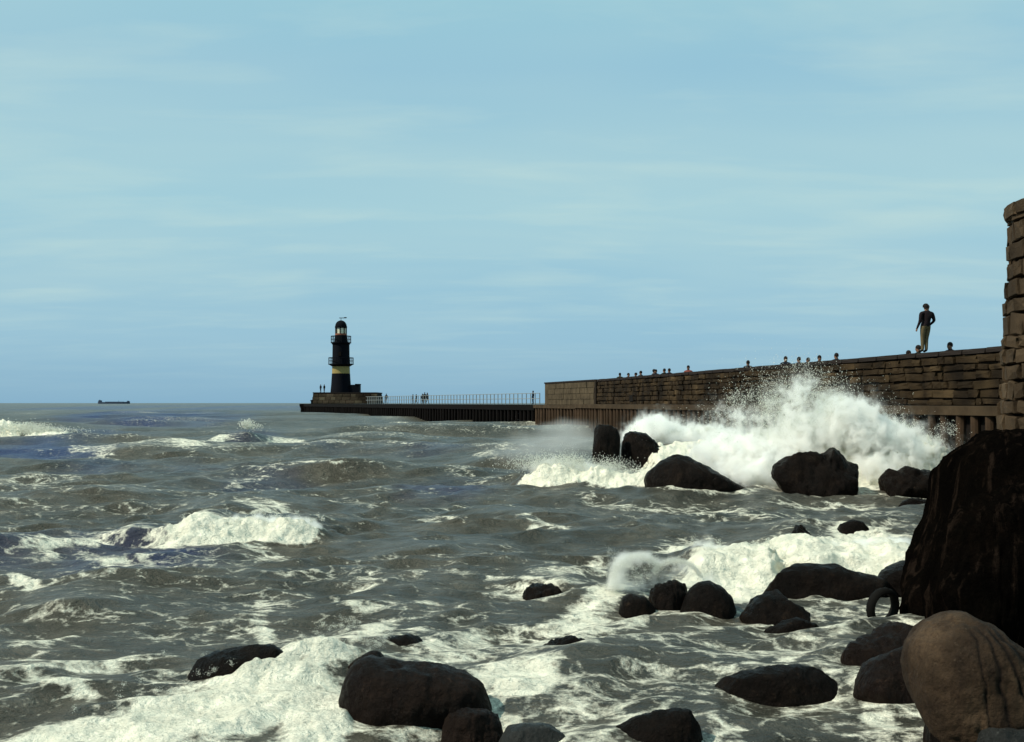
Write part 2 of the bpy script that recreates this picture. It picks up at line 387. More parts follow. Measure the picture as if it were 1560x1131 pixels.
# (outline, Y, depth, mat, label, amp)
ROCKS = [
 ([(276,1036),(284,1014),(308,998),(345,986),(385,981),(420,981),(446,990)], 8.6, .30, M_BLACK, 'long low black rock in the white surf left of the biggest foreground rock', .05),
 ([(513,1052),(516,1022),(530,1006),(560,1000),(610,1008),(665,1012),(712,1025),(738,1043),(752,1062)], 7.9, .42, M_DARKBROWN, 'largest low rounded brown-black rock at the bottom of the view in white foam', .06),
 ([(520,1012),(530,997),(552,990),(580,994),(602,1008)], 8.7, .25, M_DARKBROWN, 'hump of dark rock just behind the left end of the largest low rock', .06),
 ([(672,1106),(688,1091),(712,1083),(738,1085),(758,1094),(772,1106)], 7.5, .22, M_DARKBROWN, 'small brown rock against the right front of the largest low rock', .08),
 ([(745,1124),(770,1110),(800,1103),(835,1106),(862,1122)], 7.25, .2, M_GREYROCK, 'flat grey rock shelf at the bottom edge right of the largest low rock', .05),
 ([(568,978),(590,969),(625,967),(645,972),(656,988)], 9.9, .25, M_BLACK, 'thin black rock just breaking the foam above the largest low rock', .05),
 ([(783,906),(800,894),(828,890),(850,892),(872,904)], 12.4, .35, M_BLACK, 'low ragged rock awash alone in the middle of the water', .10),
 ([(812,1000),(840,974),(868,968),(892,978),(915,998)], 9.75, .2, M_BLACK, 'dark rock nearly under water amid streaky foam in the centre foreground', .12),
 ([(940,925),(946,912),(962,907),(982,910),(996,926)], 11.5, .20, M_BLACK, 'smooth oval black rock, leftmost of the three grouped in the surf', .04),
 ([(988,925),(993,902),(1005,893),(1028,889),(1044,893),(1052,918)], 11.7, .22, M_BLACK, 'rugged black rock with a jagged top between two smooth rocks in the surf', .14),
 ([(1032,928),(1045,904),(1065,891),(1080,889),(1098,897),(1112,910),(1121,928)], 11.4, .30, M_BLACK, 'domed black rock with a smooth peak, rightmost of the three grouped in the surf', .04),
 ([(1190,836),(1202,820),(1214,803),(1222,804),(1238,820),(1256,836)], 15.5, .25, M_BLACK, 'small pointed rock on the near side of the choppy water above the white breaker', .10),
 ([(1268,808),(1280,797),(1298,791),(1312,795),(1322,806)], 17.6, .2, M_BLACK, 'thin curved sliver of rock arching out of the water right of the small pointed rock', .05),
 ([(1148,898),(1158,878),(1180,868),(1220,864),(1262,866),(1270,863),(1292,872),(1335,878),(1352,896)], 12.4, .40, M_BLACK, 'long black flat-topped rock running towards the crag in front of the breaker', .05),
 ([(1128,945),(1150,918),(1170,906),(1188,905),(1205,918),(1232,938),(1240,948)], 11.0, .35, M_BLACK, 'black pointed rock just in front of the long flat-topped rock', .07),
 ([(1162,966),(1190,948),(1215,942),(1240,950),(1266,966)], 10.5, .22, M_BLACK, 'low wedge of dark rock at the foot of the pointed black rock', .07),
 ([(1090,1050),(1110,1034),(1150,1022),(1200,1017),(1255,1019),(1272,1028),(1279,1046)], 8.35, .28, M_BLACK, 'flat oblong black rock in the foam at lower right with a squared right end', .05),
 ([(938,1102),(965,1092),(1005,1084),(1045,1079),(1062,1086),(1080,1110)], 7.3, .26, M_BLACK, 'dark wedge of rock rising at the bottom edge right of centre', .06),
 ([(1060,1009),(1085,1004),(1112,1003),(1135,1008)], 9.5, .1, M_BLACK, 'sliver of dark rock awash above the flat oblong rock', .06),
 ([(1278,985),(1290,975),(1330,968),(1362,955),(1400,960),(1430,1010)], 8.9, .40, M_DARKBROWN, 'dark jagged rock between the crag foot and the foam at lower right', .10),
 ([(1300,1010),(1340,1000),(1380,985),(1420,1000),(1450,1060)], 8.2, .38, M_DARKBROWN, 'dark rock wedged under the left side of the big brown boulder', .08),
 ([(1395,1085),(1410,1060),(1460,1050),(1520,1065),(1580,1100)], 6.9, .3, M_BLACK, 'black rock below the big brown boulder standing in for its shade', .07),  # black mass fills in the boulder's shaded lower left
 ([(1485,1120),(1505,1110),(1530,1106),(1570,1106),(1600,1118)], 6.6, .12, M_GREYROCK, 'grey rock tip in the bottom right corner', .05),
 ([(1325,892),(1345,874),(1370,860),(1400,850),(1440,860),(1470,890)], 12.6, .45, M_BLACK, 'black rock joining the long flat-topped rock to the crag', .06),
 ([(901,690),(903,655),(915,651),(932,650),(941,648),(945,690),(946,700)], 34.0, .55, M_BLACK, 'upright squared standing stone in the sea, left of the big splash', .07),
 ([(945,695),(950,668),(963,661),(985,664),(1000,676),(1014,688),(1020,706)], 34.3, .8, M_BLACK, 'craggy dark rock directly right of the upright standing stone', .10),
 ([(984,733),(990,722),(1010,705),(1030,697),(1050,699),(1080,716),(1110,734),(1142,750)], 26.2, .8, M_BLACK, 'peaked black rock sloping down to a point on the right in front of the splash', .05),
 ([(1172,712),(1188,706),(1212,690),(1240,688),(1256,696),(1270,682),(1285,706),(1302,715),(1306,735)], 27.2, .9, M_BLACK, 'large dark rock standing inside the big splash of the breaking wave', .09),
 ([(1340,730),(1356,717),(1370,721),(1385,711),(1400,716),(1435,718)], 27.2, .7, M_BLACK, 'low lumpy dark rock at the right foot of the splash next to the crag', .12),
 ([(1398,700),(1404,688),(1416,684),(1430,690),(1440,700)], 30.0, .5, M_BLACK, 'small rock peeping over the lumpy rock beside the crag', .10),
 ([(1368,772),(1384,760),(1404,758),(1440,768)], 21.5, .3, M_BLACK, 'small flat rock touching the left side of the crag at mid height', .10),
]
for i, (top, Y, dep, mat, lab, amp) in enumerate(ROCKS):
    big = Y < 10
    mx_ = (top[0][0] + top[-1][0]) / 2; by_ = max(top[0][1], top[-1][1])
    top = [(mx_ + (a_ - mx_) * 1.07, by_ - (by_ - b_) * (1.02 if Y < 10 else 1.10)) for a_, b_ in top]
    # carry the ends of the outline down below the water
    x0, x1 = top[0][0], top[-1][0]; w = x1 - x0
    top = [(x0 - w * 0.03, 614 + (EYE + 0.15) * F / Y)] + top + [(x1 + w * 0.03, 614 + (EYE + 0.15) * F / Y)]
    loft_rock('boulder', top, Y, dep, mat, lab, 100 + i * 13, amp, nu=130 if big else 80, nv=96 if big else 60, freq=1.5 if big else 1.9, facet=0.3 if ('smooth' in lab or 'rounded' in lab or 'peaked' in lab) else 0.7)
# the big brown boulder
def boulder_grooves(V):
    x, y, z = V[:, 0], V[:, 1], V[:, 2]
    g = np.zeros(len(V))
    for x0, sl, cv, w in ((-0.17, -0.22, 0.05, .013), (-0.13, -0.62, -0.10, .015), (-0.10, -0.95, 0.15, .020), (-0.02, -1.3, -0.15, .014), (0.13, -1.0, -0.35, .014), (-0.21, .10, 0.16, .008)):
        t = (0.78 - z); line = x0 - sl * t * 0.62 + cv * t * t + 0.035 * fbm(z * 6 + x0 * 50, z * 0 + 1.5, None, 4, 4)
        w = w * (.65 + .65 * np.abs(vnoise(z * 5 + x0 * 90, z * 0 + .5, s=8)))
        g = np.maximum(g, np.exp(-((x - line) / w) ** 2) * sstep(0.03, 0.10, t) * (1 - 0.5 * sstep(0.45, 0.75, t)))
    return g
o = loft_rock('boulder', [(1366,1110),(1366,1050),(1374,1005),(1392,972),(1420,948),(1448,935),(1474,937),(1504,952),(1540,980),(1580,1006),(1640,1060),(1650,1100)],
              6.9, .52, M_BOULDER, 'big rounded brown boulder with dark grooves in the bottom right corner', 977, 0.06, nu=200, nv=150, freq=1.3, grooves=boulder_grooves, bottom=-0.05, pw=0.85, facet=0.35)
# the crag under the tower
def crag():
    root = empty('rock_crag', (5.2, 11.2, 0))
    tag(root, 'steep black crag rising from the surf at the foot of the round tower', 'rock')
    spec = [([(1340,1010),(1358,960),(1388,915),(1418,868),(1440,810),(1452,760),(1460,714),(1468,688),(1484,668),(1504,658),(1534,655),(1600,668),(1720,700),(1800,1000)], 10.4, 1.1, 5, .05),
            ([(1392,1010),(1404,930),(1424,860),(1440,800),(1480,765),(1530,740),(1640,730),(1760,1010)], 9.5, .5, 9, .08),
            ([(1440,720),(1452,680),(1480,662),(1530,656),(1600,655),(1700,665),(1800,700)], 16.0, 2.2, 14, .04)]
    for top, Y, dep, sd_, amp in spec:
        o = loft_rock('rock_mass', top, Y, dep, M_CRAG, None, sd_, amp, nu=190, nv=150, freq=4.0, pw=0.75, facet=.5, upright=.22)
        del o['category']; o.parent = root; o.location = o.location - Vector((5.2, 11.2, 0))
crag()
# rock bank that carries the tower, hidden behind the crag from here
o = loft_rock('boulder', [(1470,760),(1490,690),(1530,668),(1700,655),(1900,655),(2050,760)], 21.5, 4.0, M_CRAG, 'broad dark rock footing the round tower behind the crag', 61, 0.03, nu=90, nv=70, freq=3.0)

# ------------------------------------------------------------------ the sea
def rockfield(x, y):
    f = np.zeros_like(x)
    for cx, cy, hw, dp in ROCKFOOT:
        if cy > 40 or hw > 3: continue
        d = np.sqrt(((x - cx) / (hw + 0.22)) ** 2 + ((y - cy) / (dp + 0.30)) ** 2)
        f = np.maximum(f, 1 - sstep(0.85, 1.35, d))
    return f
# foam patches, on the still water plane: (px, py, half width, half height, rotation deg, strength)
PATCH = [
 (300,1085,230,48,-10,1.0),(440,1020,110,45,-30,1.0),(520,965,60,18,-20,.75),(480,1085,70,60,0,1.0),(120,1100,130,16,-4,.9),(470,985,70,22,-15,.9),
 (70,965,70,9,-3,.62),(150,1010,150,10,-6,.55),(40,1025,60,16,-10,.62),(95,1045,70,16,10,.60),(220,1020,110,8,12,.5),(60,1000,80,8,0,.5),
 (38,893,40,9,10,.75),(85,855,50,10,25,.55),(150,870,110,9,6,.5),(120,838,130,7,-8,.5),(200,858,60,7,15,.5),(240,835,60,9,10,.5),
 (415,945,40,18,40,.6),(400,850,60,8,10,.42),(540,905,35,10,-20,.48),(560,930,60,6,3,.42),(620,925,60,7,3,.45),
 (690,985,90,30,0,.60),(640,960,80,10,0,.5),(800,1030,75,30,0,.85),(860,960,110,22,-8,.62),(900,925,80,25,-35,.75),(740,1045,60,22,10,.62),(760,960,80,12,-5,.52),
 (850,905,70,10,-10,.5),(880,880,80,9,-12,.55),(930,950,80,16,-5,.6),(980,975,110,14,0,.58),(900,1050,110,30,0,.48),(1000,1040,100,22,0,.5),(930,1085,90,16,0,.5),
 (1080,960,60,18,0,.50),(1060,1060,70,20,0,.45),(1150,1000,120,14,-6,.55),(1240,985,70,20,-20,.6),(1270,925,70,14,-15,.55),(1290,950,60,12,0,.5),(1330,1040,60,36,40,.72),(1350,1080,60,25,30,.7),(1250,1090,120,12,0,.42),(1170,1085,60,12,10,.45),
 (800,905,50,6,0,.4),(680,795,60,6,8,.50),(820,808,60,5,10,.55),(900,815,90,4,4,.42),(720,775,70,6,3,.42),(1000,790,120,6,4,.42),(1100,770,150,6,2,.48),(1300,762,110,6,0,.55),(1330,800,90,8,0,.45),(1150,800,150,8,3,.38),(1250,780,120,7,0,.40),
 (950,765,100,6,4,.45),(700,720,60,7,10,.38),(760,700,40,5,-10,.5),(740,690,40,4,20,.45),(430,782,50,8,8,.5),(600,770,80,6,2,.36),(760,655,30,4,0,.5),(615,647,22,5,-10,.75),(605,652,25,3,0,.4),(845,650,60,8,0,.5),
 (320,683,45,6,-18,.60),(290,690,30,5,0,.6),(440,675,28,4,3,.55),(40,634,26,3,0,.7),(430,630,18,2.5,0,.6),(350,627,8,2,0,.6),(390,628,5,2,0,.5),(60,735,90,7,-4,.30),(80,760,60,6,2,.35),(330,650,30,2,0,.3),(130,690,60,6,8,.42),(200,688,60,4,4,.40),(360,735,50,5,-8,.34),(200,745,30,5,0,.30),
 (1180,870,130,40,-4,1.0),(1340,855,80,45,0,1.0),(1080,845,60,20,0,.7),(1100,900,40,18,0,.8),
]
BLUE = [(120,855,200,36,0,1.4),(60,688,110,16,0,1.5),(375,668,50,16,0,1.2),(240,640,170,14,0,1.0),(330,622,400,5,0,.7),(110,665,120,10,0,.6),(680,745,110,16,0,.6),(420,740,140,16,0,.4),(230,715,160,12,0,.6),(900,735,100,14,0,.4),(600,690,140,10,0,.35)]
# breaking crests: (px0, px1, Y, crest z, front length, back length, foam, px slant (dY over the length))
CREST = [
 (258,500,17.0,.44,.85,2.2,1.0,0.0),
 (150,285,16.9,.30,.45,1.8,.45,-.2),
 (-60,60,66,.95,3.0,7,1.0,0),(50,122,65,.55,2.3,6,.85,0),
 (325,420,58,.62,3.0,4,.30,0),(270,370,56,.40,2.0,4,.30,-1.5),
 (785,1010,28.6,.50,1.2,2.5,1.0,-.3),
 (950,1180,36.5,1.0,4.0,3.0,1.0,0),(1110,1440,31.0,1.15,3.2,2.0,1.0,0),
 (1040,1180,14.3,.26,1.4,1.2,1.0,0),(1160,1420,14.6,.36,1.7,1.5,1.0,0),
 (740,930,12.9,.16,.6,1.5,.45,-.4),
 (500,760,15.5,.18,.9,1.8,.0,0),(640,900,20.5,.26,1.2,2.5,.0,0),(20,280,25.0,.30,1.8,3.5,.0,0),(380,660,34,.40,2.4,5,.0,.6),
 (0,240,11.7,.16,.9,1.6,.0,0),(660,900,40,.45,3,6,.0,0),(120,360,46,.5,3.4,7,.0,-1),(440,700,62,.55,4,8,.0,1),(250,480,22,.25,1.4,3,0,.4),
]
MOUND = [(500,8.9,.30,.45,.15)]        # px, Y, half width, half length, height of surging foam
def sea_fields(x, y):
    Yc = np.maximum(y, 2.0)
    # break up the patch outlines by warping the plan position
    wx = x + 0.22 * fbm(x * .9, y * .9, None, 3, 5) * np.clip(Yc / 9, .8, 4); wy = y + 0.30 * fbm(x * .9 + 9, y * .9, None, 3, 8) * np.clip(Yc / 9, .8, 4)
    wy = np.maximum(wy, 2.0)
    px = 780 + F * wx / wy; py = 614 + EYE * F / wy
    foam = np.zeros_like(x); tint = np.zeros_like(x)
    for cx, cy, rx, ry, rot, st in PATCH:
        m = np.abs(py - cy) < max(rx, ry) * 1.5
        if not m.any(): continue
        if cx < 560 and cy > 940: st = st * .86
        if cx > 560 and st < .9: st = st - (.15 if cy > 880 and cx > 900 else .09)
        a = math.radians(rot); dx = px[m] - cx; dy = py[m] - cy
        u = (dx * math.cos(a) + dy * math.sin(a)) / rx; v = (-dx * math.sin(a) + dy * math.cos(a)) / ry
        d = np.sqrt(u * u + v * v); foam[m] = np.maximum(foam[m], st * (1 - sstep(0.45, 1.35, d)))
    for cx, cy, rx, ry, rot, st in BLUE:
        u = (px - cx) / rx; v = (py - cy) / ry; tint = np.maximum(tint, st * (1 - sstep(0.5, 1.3, np.sqrt(u * u + v * v))))
    sc_ = 8 / np.maximum(y, 8); tint = np.clip(tint * np.clip(0.62 + 1.0 * fbm(x * 1.2 * sc_ ** .7, y * 1.0 * sc_, None, 4, 77), 0, 1), 0, 1)
    return foam, tint
def build_sea():
    # plan grid: rings round the viewpoint, fine near and coarse far
    r = [3.2]
    while r[-1] < 9500:
        R = r[-1]
        k = .0042 if R < 16 else (.0042 + (R - 16) * .00007 if R < 90 else min(.0094 + (R - 90) * .00006, .05))
        r.append(R * (1 + k))
    r = np.array(r)
    a_in = np.linspace(-26.5, 26.5, 860); st = np.linspace(0, 1, 50)[1:] ** 1.6 * 60
    ang = np.radians(np.concatenate([(-26.5 - st)[::-1], a_in, 26.5 + st]))
    tanlike = np.sin(ang)[None, :]
    X0 = r[:, None] * tanlike; Y0 = r[:, None] * np.cos(ang)[None, :]
    shp = X0.shape
    x = X0.ravel(); y = Y0.ravel()
    rad = np.repeat(r, shp[1]); dr = np.repeat(np.gradient(r), shp[1]); da = np.tile(np.gradient(ang), shp[0]) * rad
    sp = np.maximum(dr, da)
    dx = np.zeros_like(x); dy = np.zeros_like(x); h = np.zeros_like(x)
    rng = np.random.default_rng(5)
    lam = np.exp(np.linspace(math.log(30), math.log(.33), 78))
    shore = np.clip((y - 4) / 26, 0, 1)             # the long waves flatten close in
    for L in lam:
        spread = 0.35 if L > 4 else (0.65 if L > 1.2 else 1.1)
        th = -math.pi / 2 + 0.22 + rng.normal(0, spread)
        k = 2 * math.pi / L; kx, ky = k * math.cos(th), k * math.sin(th); ph = rng.uniform(0, 6.28)
        A = 0.0105 * L ** 0.72 * rng.uniform(.6, 1.4)
        lod = np.clip((L / sp - 2.2) / 2.5, 0, 1)
        w = lod * (0.45 + 0.55 * shore if L > 3 else 0.75 + 0.25 * shore)
        if L > 12: w = w * np.clip((y - 15) / 60, 0.15, 1)
        w = w * (1 + .9 * sstep(50, 200, y))
        w = w * (0.75 + 0.5 * vnoise(x / (L * 2.3) + 31 * th, y / (L * 2.3), None, int(L * 97) % 991) if L > .8 else 1.0)
        t = kx * x + ky * y + ph
        h += w * A * np.sin(t); c = np.cos(t) * w * A * 0.85
        dx += c * math.cos(th); dy += c * math.sin(th)
    foam, tint = sea_fields(x, y)
    # breaking crests
    lump = fbm(x * 2.2, y * 2.2, None, 4, 40); lump2 = fbm(x * 6.5, y * 6.5, None, 4, 50)
    for px0, px1, Yc, z, fl, bl, fo, sl in CREST:
        xa, xb = PX(px0, Yc), PX(px1, Yc); cx = (xa + xb) / 2; hw = (xb - xa) / 2
        m = (np.abs(y - Yc) < bl * 3 + fl * 3) & (np.abs(x - cx) < hw * 2.2 + 1)
        if not m.any(): continue
        xm, ym = x[m], y[m]
        u = (xm - cx) / hw
        yc = Yc + sl * u - 0.10 * fl * u * u + 0.22 * fl * fbm(xm / (fl + .3) * .9, ym * 0 + Yc, None, 3, int(Yc * 10))
        t = (ym - yc)
        env = (1 - sstep(0.62, 1.15, np.abs(u) + 0.22 * lump[m])) * (0.92 + .34 * fbm(xm * 3.0 / (fl + .4), ym * 0 + 3 * Yc, None, 4, 91)) * (1 - (.26 * u if Yc in (17.0, 28.6) else 0)) if fo > .6 else np.exp(-1.6 * u * u)
        fl = fl * np.clip(1 - (.38 * u if Yc == 17.0 else 0), .5, 1.5)
        prof = np.where(t < 0, 1 / (1 + np.exp(-(t / fl + 0.45) * 8.5)), np.exp(-(t / bl) ** 2 * 1.2) * 0.978)
        h[m] = h[m] * (1 - 0.55 * env * prof) + z * env * prof - 0.12 * z * env * np.exp(-((t + fl * 1.5) / fl) ** 2)
        dy[m] -= 0.22 * fl * env * np.exp(-(t / (fl * .7)) ** 2)
        fr = sstep(-1.15 * fl, -0.75 * fl, t) * (1 - sstep(0.0, 0.12 + 0.15 * bl, t)) if fo > .6 else sstep(-.35 * fl, -.1 * fl, t) * (1 - sstep(0, .12 * bl, t))
        edgeu = 1 - sstep(0.74, 1.06, np.abs(u) + 0.30 * lump[m] + .15 * lump2[m])
        fz = fr * edgeu * fo
        foam[m] = np.maximum(foam[m], fz)
    for pxm, Ym, rw, rl, zz in MOUND:
        e = np.exp(-((x - PX(pxm, Ym)) / rw) ** 2 - ((y - Ym) / rl) ** 2); h += zz * e; foam = np.maximum(foam, e * 1.1)
    rf = rockfield(x, y)
    foam = np.maximum(foam, rf * (0.36 + 0.22 * lump))
    # thin drifting streaks everywhere, thicker inshore
    st1 = fbm(x * .75 + .5 * y, y * 1.5, None, 5, 60, .6); st2 = fbm(x * .16, y * .22, None, 3, 66)
    near = np.clip(1.25 - y / 30, 0.10, 1.0)
    streak = (0.10 + 0.17 * near) * (0.5 + 0.7 * st2) + 0.32 * st1 * (0.55 + .45 * near)
    crest = np.clip((h - 0.10) * 0.9, 0, 0.25) * (0.6 + .6 * st1)
    foam = np.maximum(foam, np.clip(streak + crest, 0, 0.50)) + 0.10 * streak * (foam > 0.2)
    far = sstep(60, 160, y); foam = foam * (1 - far) + far * np.clip(0.02 + 0.42 * fbm(x * .12, y * .05, None, 4, 70), 0, .42)
    # inside the harbour side and against the piling the water is left plain
    inside = sstep(-1, 1, x - wall_x(y)); foam = foam * (1 - inside * (y > 30))
    fm = sstep(0.45, 0.85, foam)
    scale = np.clip(y / 20, .45, 1.6)
    h = h + fm * scale * (0.095 * lump + 0.085 * lump2 + 0.02)
    V = np.stack([x + dx, y + dy, h], -1)
    nr, na = shp; idx = np.arange(nr * na).reshape(shp)
    Q = np.stack([idx[:-1, :-1], idx[:-1, 1:], idx[1:, 1:], idx[1:, :-1]], -1).reshape(-1, 4)
    me = np_mesh('sea', V, Q)
    for nme, arr in (('foam', foam), ('tint', tint)):
        at = me.attributes.new(nme, 'FLOAT', 'POINT'); at.data.foreach_set('value', arr.astype(np.float32))
    o = link('sea', me, None, M_SEA); tag(o, kind='structure')
    print('SEA', shp, len(Q) * 2)
build_sea()
# coarse skirt of open water behind the viewpoint
mb = MB(); mb.box(-3000, 3000, -3000, 3.0, -3.0, -0.6); o = mb.build('sea', M_SEA); tag(o, kind='structure')

# ------------------------------------------------------------------ the high wall of blocks
def frame_point(s, n, z):          # s along the wall from Y=0, n towards the sea
    base = Vector((wall_x(0), 0, 0)); return base + WALLDIR * s + WN * n + Vector((0, 0, z))
def s_of_Y(Y): return Y / WALLDIR.y
def block_mesh(seed, rough=0.05):
    """a rough block in unit size: front at +y, slightly pillowed and uneven"""
    r = random.Random(seed); v = []; f = []
    ring = []
    for (y, ins) in ((-0.5, 0.0), (0.34, 0.0), (0.5, 0.05)):
        rr = []
        for (sx, sz) in ((-1, -1), (0, -1), (1, -1), (1, 0), (1, 1), (0, 1), (-1, 1), (-1, 0)):
            j = rough if y > 0 else 0
            rr.append(len(v)); v.append((sx * (0.5 - ins * .5) + r.uniform(-j, j) * .5, y + r.uniform(-j, j), sz * (0.5 - ins) + r.uniform(-j, j) * .6))
        ring.append(rr)
    c = len(v); v.append((r.uniform(-.15, .15), 0.5 + r.uniform(-0.02, 0.07), r.uniform(-.1, .1)))
    for a, b in ((0, 1), (1, 2)):
        for k in range(8): f.append((ring[a][k], ring[a][(k + 1) % 8], ring[b][(k + 1) % 8], ring[b][k]))
    for k in range(8): f.append((ring[2][k], ring[2][(k + 1) % 8], c))
    me = bpy.data.meshes.new('stone'); me.from_pydata(v, [], f); me.update(); return me
def build_wall():
    root = empty('harbour_wall', frame_point(s_of_Y(36), 0, LEDGE))
    tag(root, 'long high brown stone wall of the mole running from the round tower towards the lighthouse', 'wall')
    inv = Matrix.Translation(-root.location)
    s0, s1 = s_of_Y(12), s_of_Y(88)
    def prism(name, sa, sb, n0, n1, z0, z1, mat, par=root):
        mb = MB(); mb.hexa([frame_point(sa, n0, z0) , frame_point(sb, n0, z0), frame_point(sb, n1, z0), frame_point(sa, n1, z0), frame_point(sa, n0, z1), frame_point(sb, n0, z1), frame_point(sb, n1, z1), frame_point(sa, n1, z1)])
        o = mb.build(name, mat); o.data.transform(inv); o.parent = par; return o
    prism('wall_core', s0, s1, -0.9, -0.10, LEDGE - 1.9, TOPZ - 0.19, M_MORTAR)
    prism('promenade', s0, s1 + 14, -7.0, -0.902, 0.2, 2.5, M_CONCRETE)
    templ = [block_mesh(i, .10) for i in range(14)]
    for t in templ: t.materials.append(M_STONE)
    rotz = math.atan2(WALLDIR.y, WALLDIR.x) 
    # local block x along wall, y towards the sea
    Rm = Matrix(((WALLDIR.x, WN.x, 0), (WALLDIR.y, WN.y, 0), (0, 0, 1))).to_4x4()
    r = random.Random(3); zs = [LEDGE, 2.24, 2.56, 2.86, 3.18, 3.42, TOPZ - 0.20]
    stones = []
    for c in range(6):
        s = s0 + r.uniform(0, .5)
        while s < s1 - .3:
            L = r.choice((r.uniform(.35, .8), r.uniform(.7, 1.5))); stones.append((s, min(L, s1 - s), c)); s += L
    vis = sorted([q for q in stones if q[0] > s_of_Y(34.5)], key=lambda q: q[0]); vis_set = vis[:300]; rest = [q for q in stones if q not in set(vis_set)]
    def mat_of(q):
        s, L, c = q; z0, z1 = zs[c], zs[c + 1]; th = 0.16 + r.uniform(-.03, .05)
        M_ = Matrix.Translation(frame_point(s + L / 2, -0.12 + th / 2 - .02, (z0 + z1) / 2 + r.uniform(-.015, .015))) @ Rm @ Matrix.Rotation(r.uniform(-.05, .05), 4, 'Y') @ Matrix.Rotation(r.uniform(-.06, .06), 4, 'Z') @ Matrix.Diagonal((L - r.uniform(.03, .09), th, (z1 - z0) - r.uniform(.02, .08), 1))
        return inv @ M_
    for q in vis_set:
        o = bpy.data.objects.new('stone', r.choice(templ)); COL.objects.link(o); o.parent = root; o.matrix_local = mat_of(q)
    bm = bmesh.new()
    for q in rest:
        tmp = r.choice(templ).copy(); tmp.transform(mat_of(q)); bm.from_mesh(tmp); bpy.data.meshes.remove(tmp)
    me = bpy.data.meshes.new('stonework'); bm.to_mesh(me); bm.free(); o = link('stonework', me, root, M_STONE); o['kind'] = 'stuff'
    # coping
    cm = block_mesh(77, 0.02); cm.name = 'coping_stone'; cm.materials.append(M_COPING)
    s = s_of_Y(30)
    while s < s1 - .2:
        L = min(r.uniform(1.1, 1.7), s1 - s)
        o = bpy.data.objects.new('coping_stone', cm); COL.objects.link(o); o.parent = root
        o.matrix_local = inv @ Matrix.Translation(frame_point(s + L / 2, -0.44, TOPZ - .09 + r.uniform(-.01, .01))) @ Rm @ Matrix.Diagonal((L - .02, 0.98, .18, 1)); s += L
    # dark drain mouth near the far end
    mb = MB(); mb.box(-.45, .45, -.06, .06, -.22, .22); o = mb.build('drain_mouth', M_PILEDARK); o.parent = root
    o.matrix_local = inv @ Matrix.Translation(frame_point(s_of_Y(78.5), 0.02, 2.42)) @ Rm
    # end face pilaster (the dark upright joint)
    prism('end_pilaster', s1 + .002, s1 + .5, -0.95, 0.12, LEDGE - 1.9, TOPZ - .05, M_MORTAR)
build_wall()
# ------------------------------------------------------------------ ledge and piles below the wall
def pile_template(r=.13, h=2.5):
    mb = MB(); mb.lathe([(r * 1.05, -h), (r, -h * .5), (r * .96, -.02), (r * .9, 0)], 10); return mb
def run_of_piles(name, A, B, label, mat_cap, mat_pile, spacing, rad, zt, width, cap_h=.28):
    root = empty(name, A); tag(root, label, 'quay')
    d = (B - A); L = d.length; d.normalize(); n = Vector((-d.y, d.x, 0))          # n: towards the sea (left of travel)
    ang = math.atan2(d.y, d.x); root.rotation_euler.z = ang
    mb = MB(); mb.box(0, L, -width, .10, zt - cap_h, zt); mb.build('cap_beam', mat_cap, root)
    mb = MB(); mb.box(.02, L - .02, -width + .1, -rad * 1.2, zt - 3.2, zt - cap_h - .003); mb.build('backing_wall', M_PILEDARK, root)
    pm = pile_template(rad, 2.7); me = bpy.data.meshes.new('pile'); me.from_pydata(pm.v, [], pm.f); me.update(); me.materials.append(mat_pile)
    r = random.Random(int(L)); k = int(L / spacing)
    for i in range(k):
        o = bpy.data.objects.new('pile', me); COL.objects.link(o); o.parent = root
        o.location = (spacing * (i + .5) + r.uniform(-.06, .06), -rad * .5, zt - cap_h - .004 + 0); o.scale = (r.uniform(.75, 1.2), 1, 1); o.rotation_euler = (r.uniform(-.015, .015), r.uniform(-.02, .02), r.uniform(0, 3))
    return root
q0 = frame_point(s_of_Y(24), 2.1, 0); q1 = frame_point(s_of_Y(85), 2.6, 0)
run_of_piles('quay_ledge', q0, q1, 'low ledge on brown timber piles along the foot of the high stone wall', M_CAP, M_PILE, .80, .15, LEDGE, 2.72)
# far low wall and the jetty
jA = Vector((5.35, 86.2, 0)); jB = Vector((2.0, 102, 0)); jC = P(457, 614, 214); jC.z = 0
run_of_piles('pier_ledge', jA, jB, 'dark ledge below the pale end stretch of the wall', M_CAP, M_PILE, 1.0, .16, 1.92, 5.0)
run_of_piles('jetty', jB + Vector((.05, .35, 0)), jC, 'long low black jetty with a straight deck reaching out to the lighthouse', M_JETTY, M_JETTY, 1.05, .2, 1.93, 7.0, .5)
def far_wall():
    a = Vector((6.50, 88.6, 0)); b = Vector((2.95, 102, 0)); d = (b - a); L = d.length; d.normalize(); ang = math.atan2(d.y, d.x)
    root = empty('end_wall', a, ang); tag(root, 'pale square-ended last stretch of wall beyond the upright joint', 'wall')
    mb = MB(); mb.box(0, L, -1.6, 0, 1.925, 3.80)
    mb.build('wall_body', M_CONCRETE, root)
    mb = MB(); mb.box(-.02, L + .06, -1.66, .06, 3.803, 3.93); mb.build('coping', M_COPING, root)
    r = random.Random(9)
    mb = MB()
    for z in range(4):
        x = r.uniform(0, .5)
        while x < L - 1.2:
            w = r.uniform(.8, 1.6); mb.box(x, x + w - .05, -.02, .025 + r.uniform(0, .03), 1.95 + z * .46, 1.95 + z * .46 + .42); x += w
    o = mb.build('facing_blocks', M_CONCRETE, root); o['kind'] = 'stuff'
far_wall()

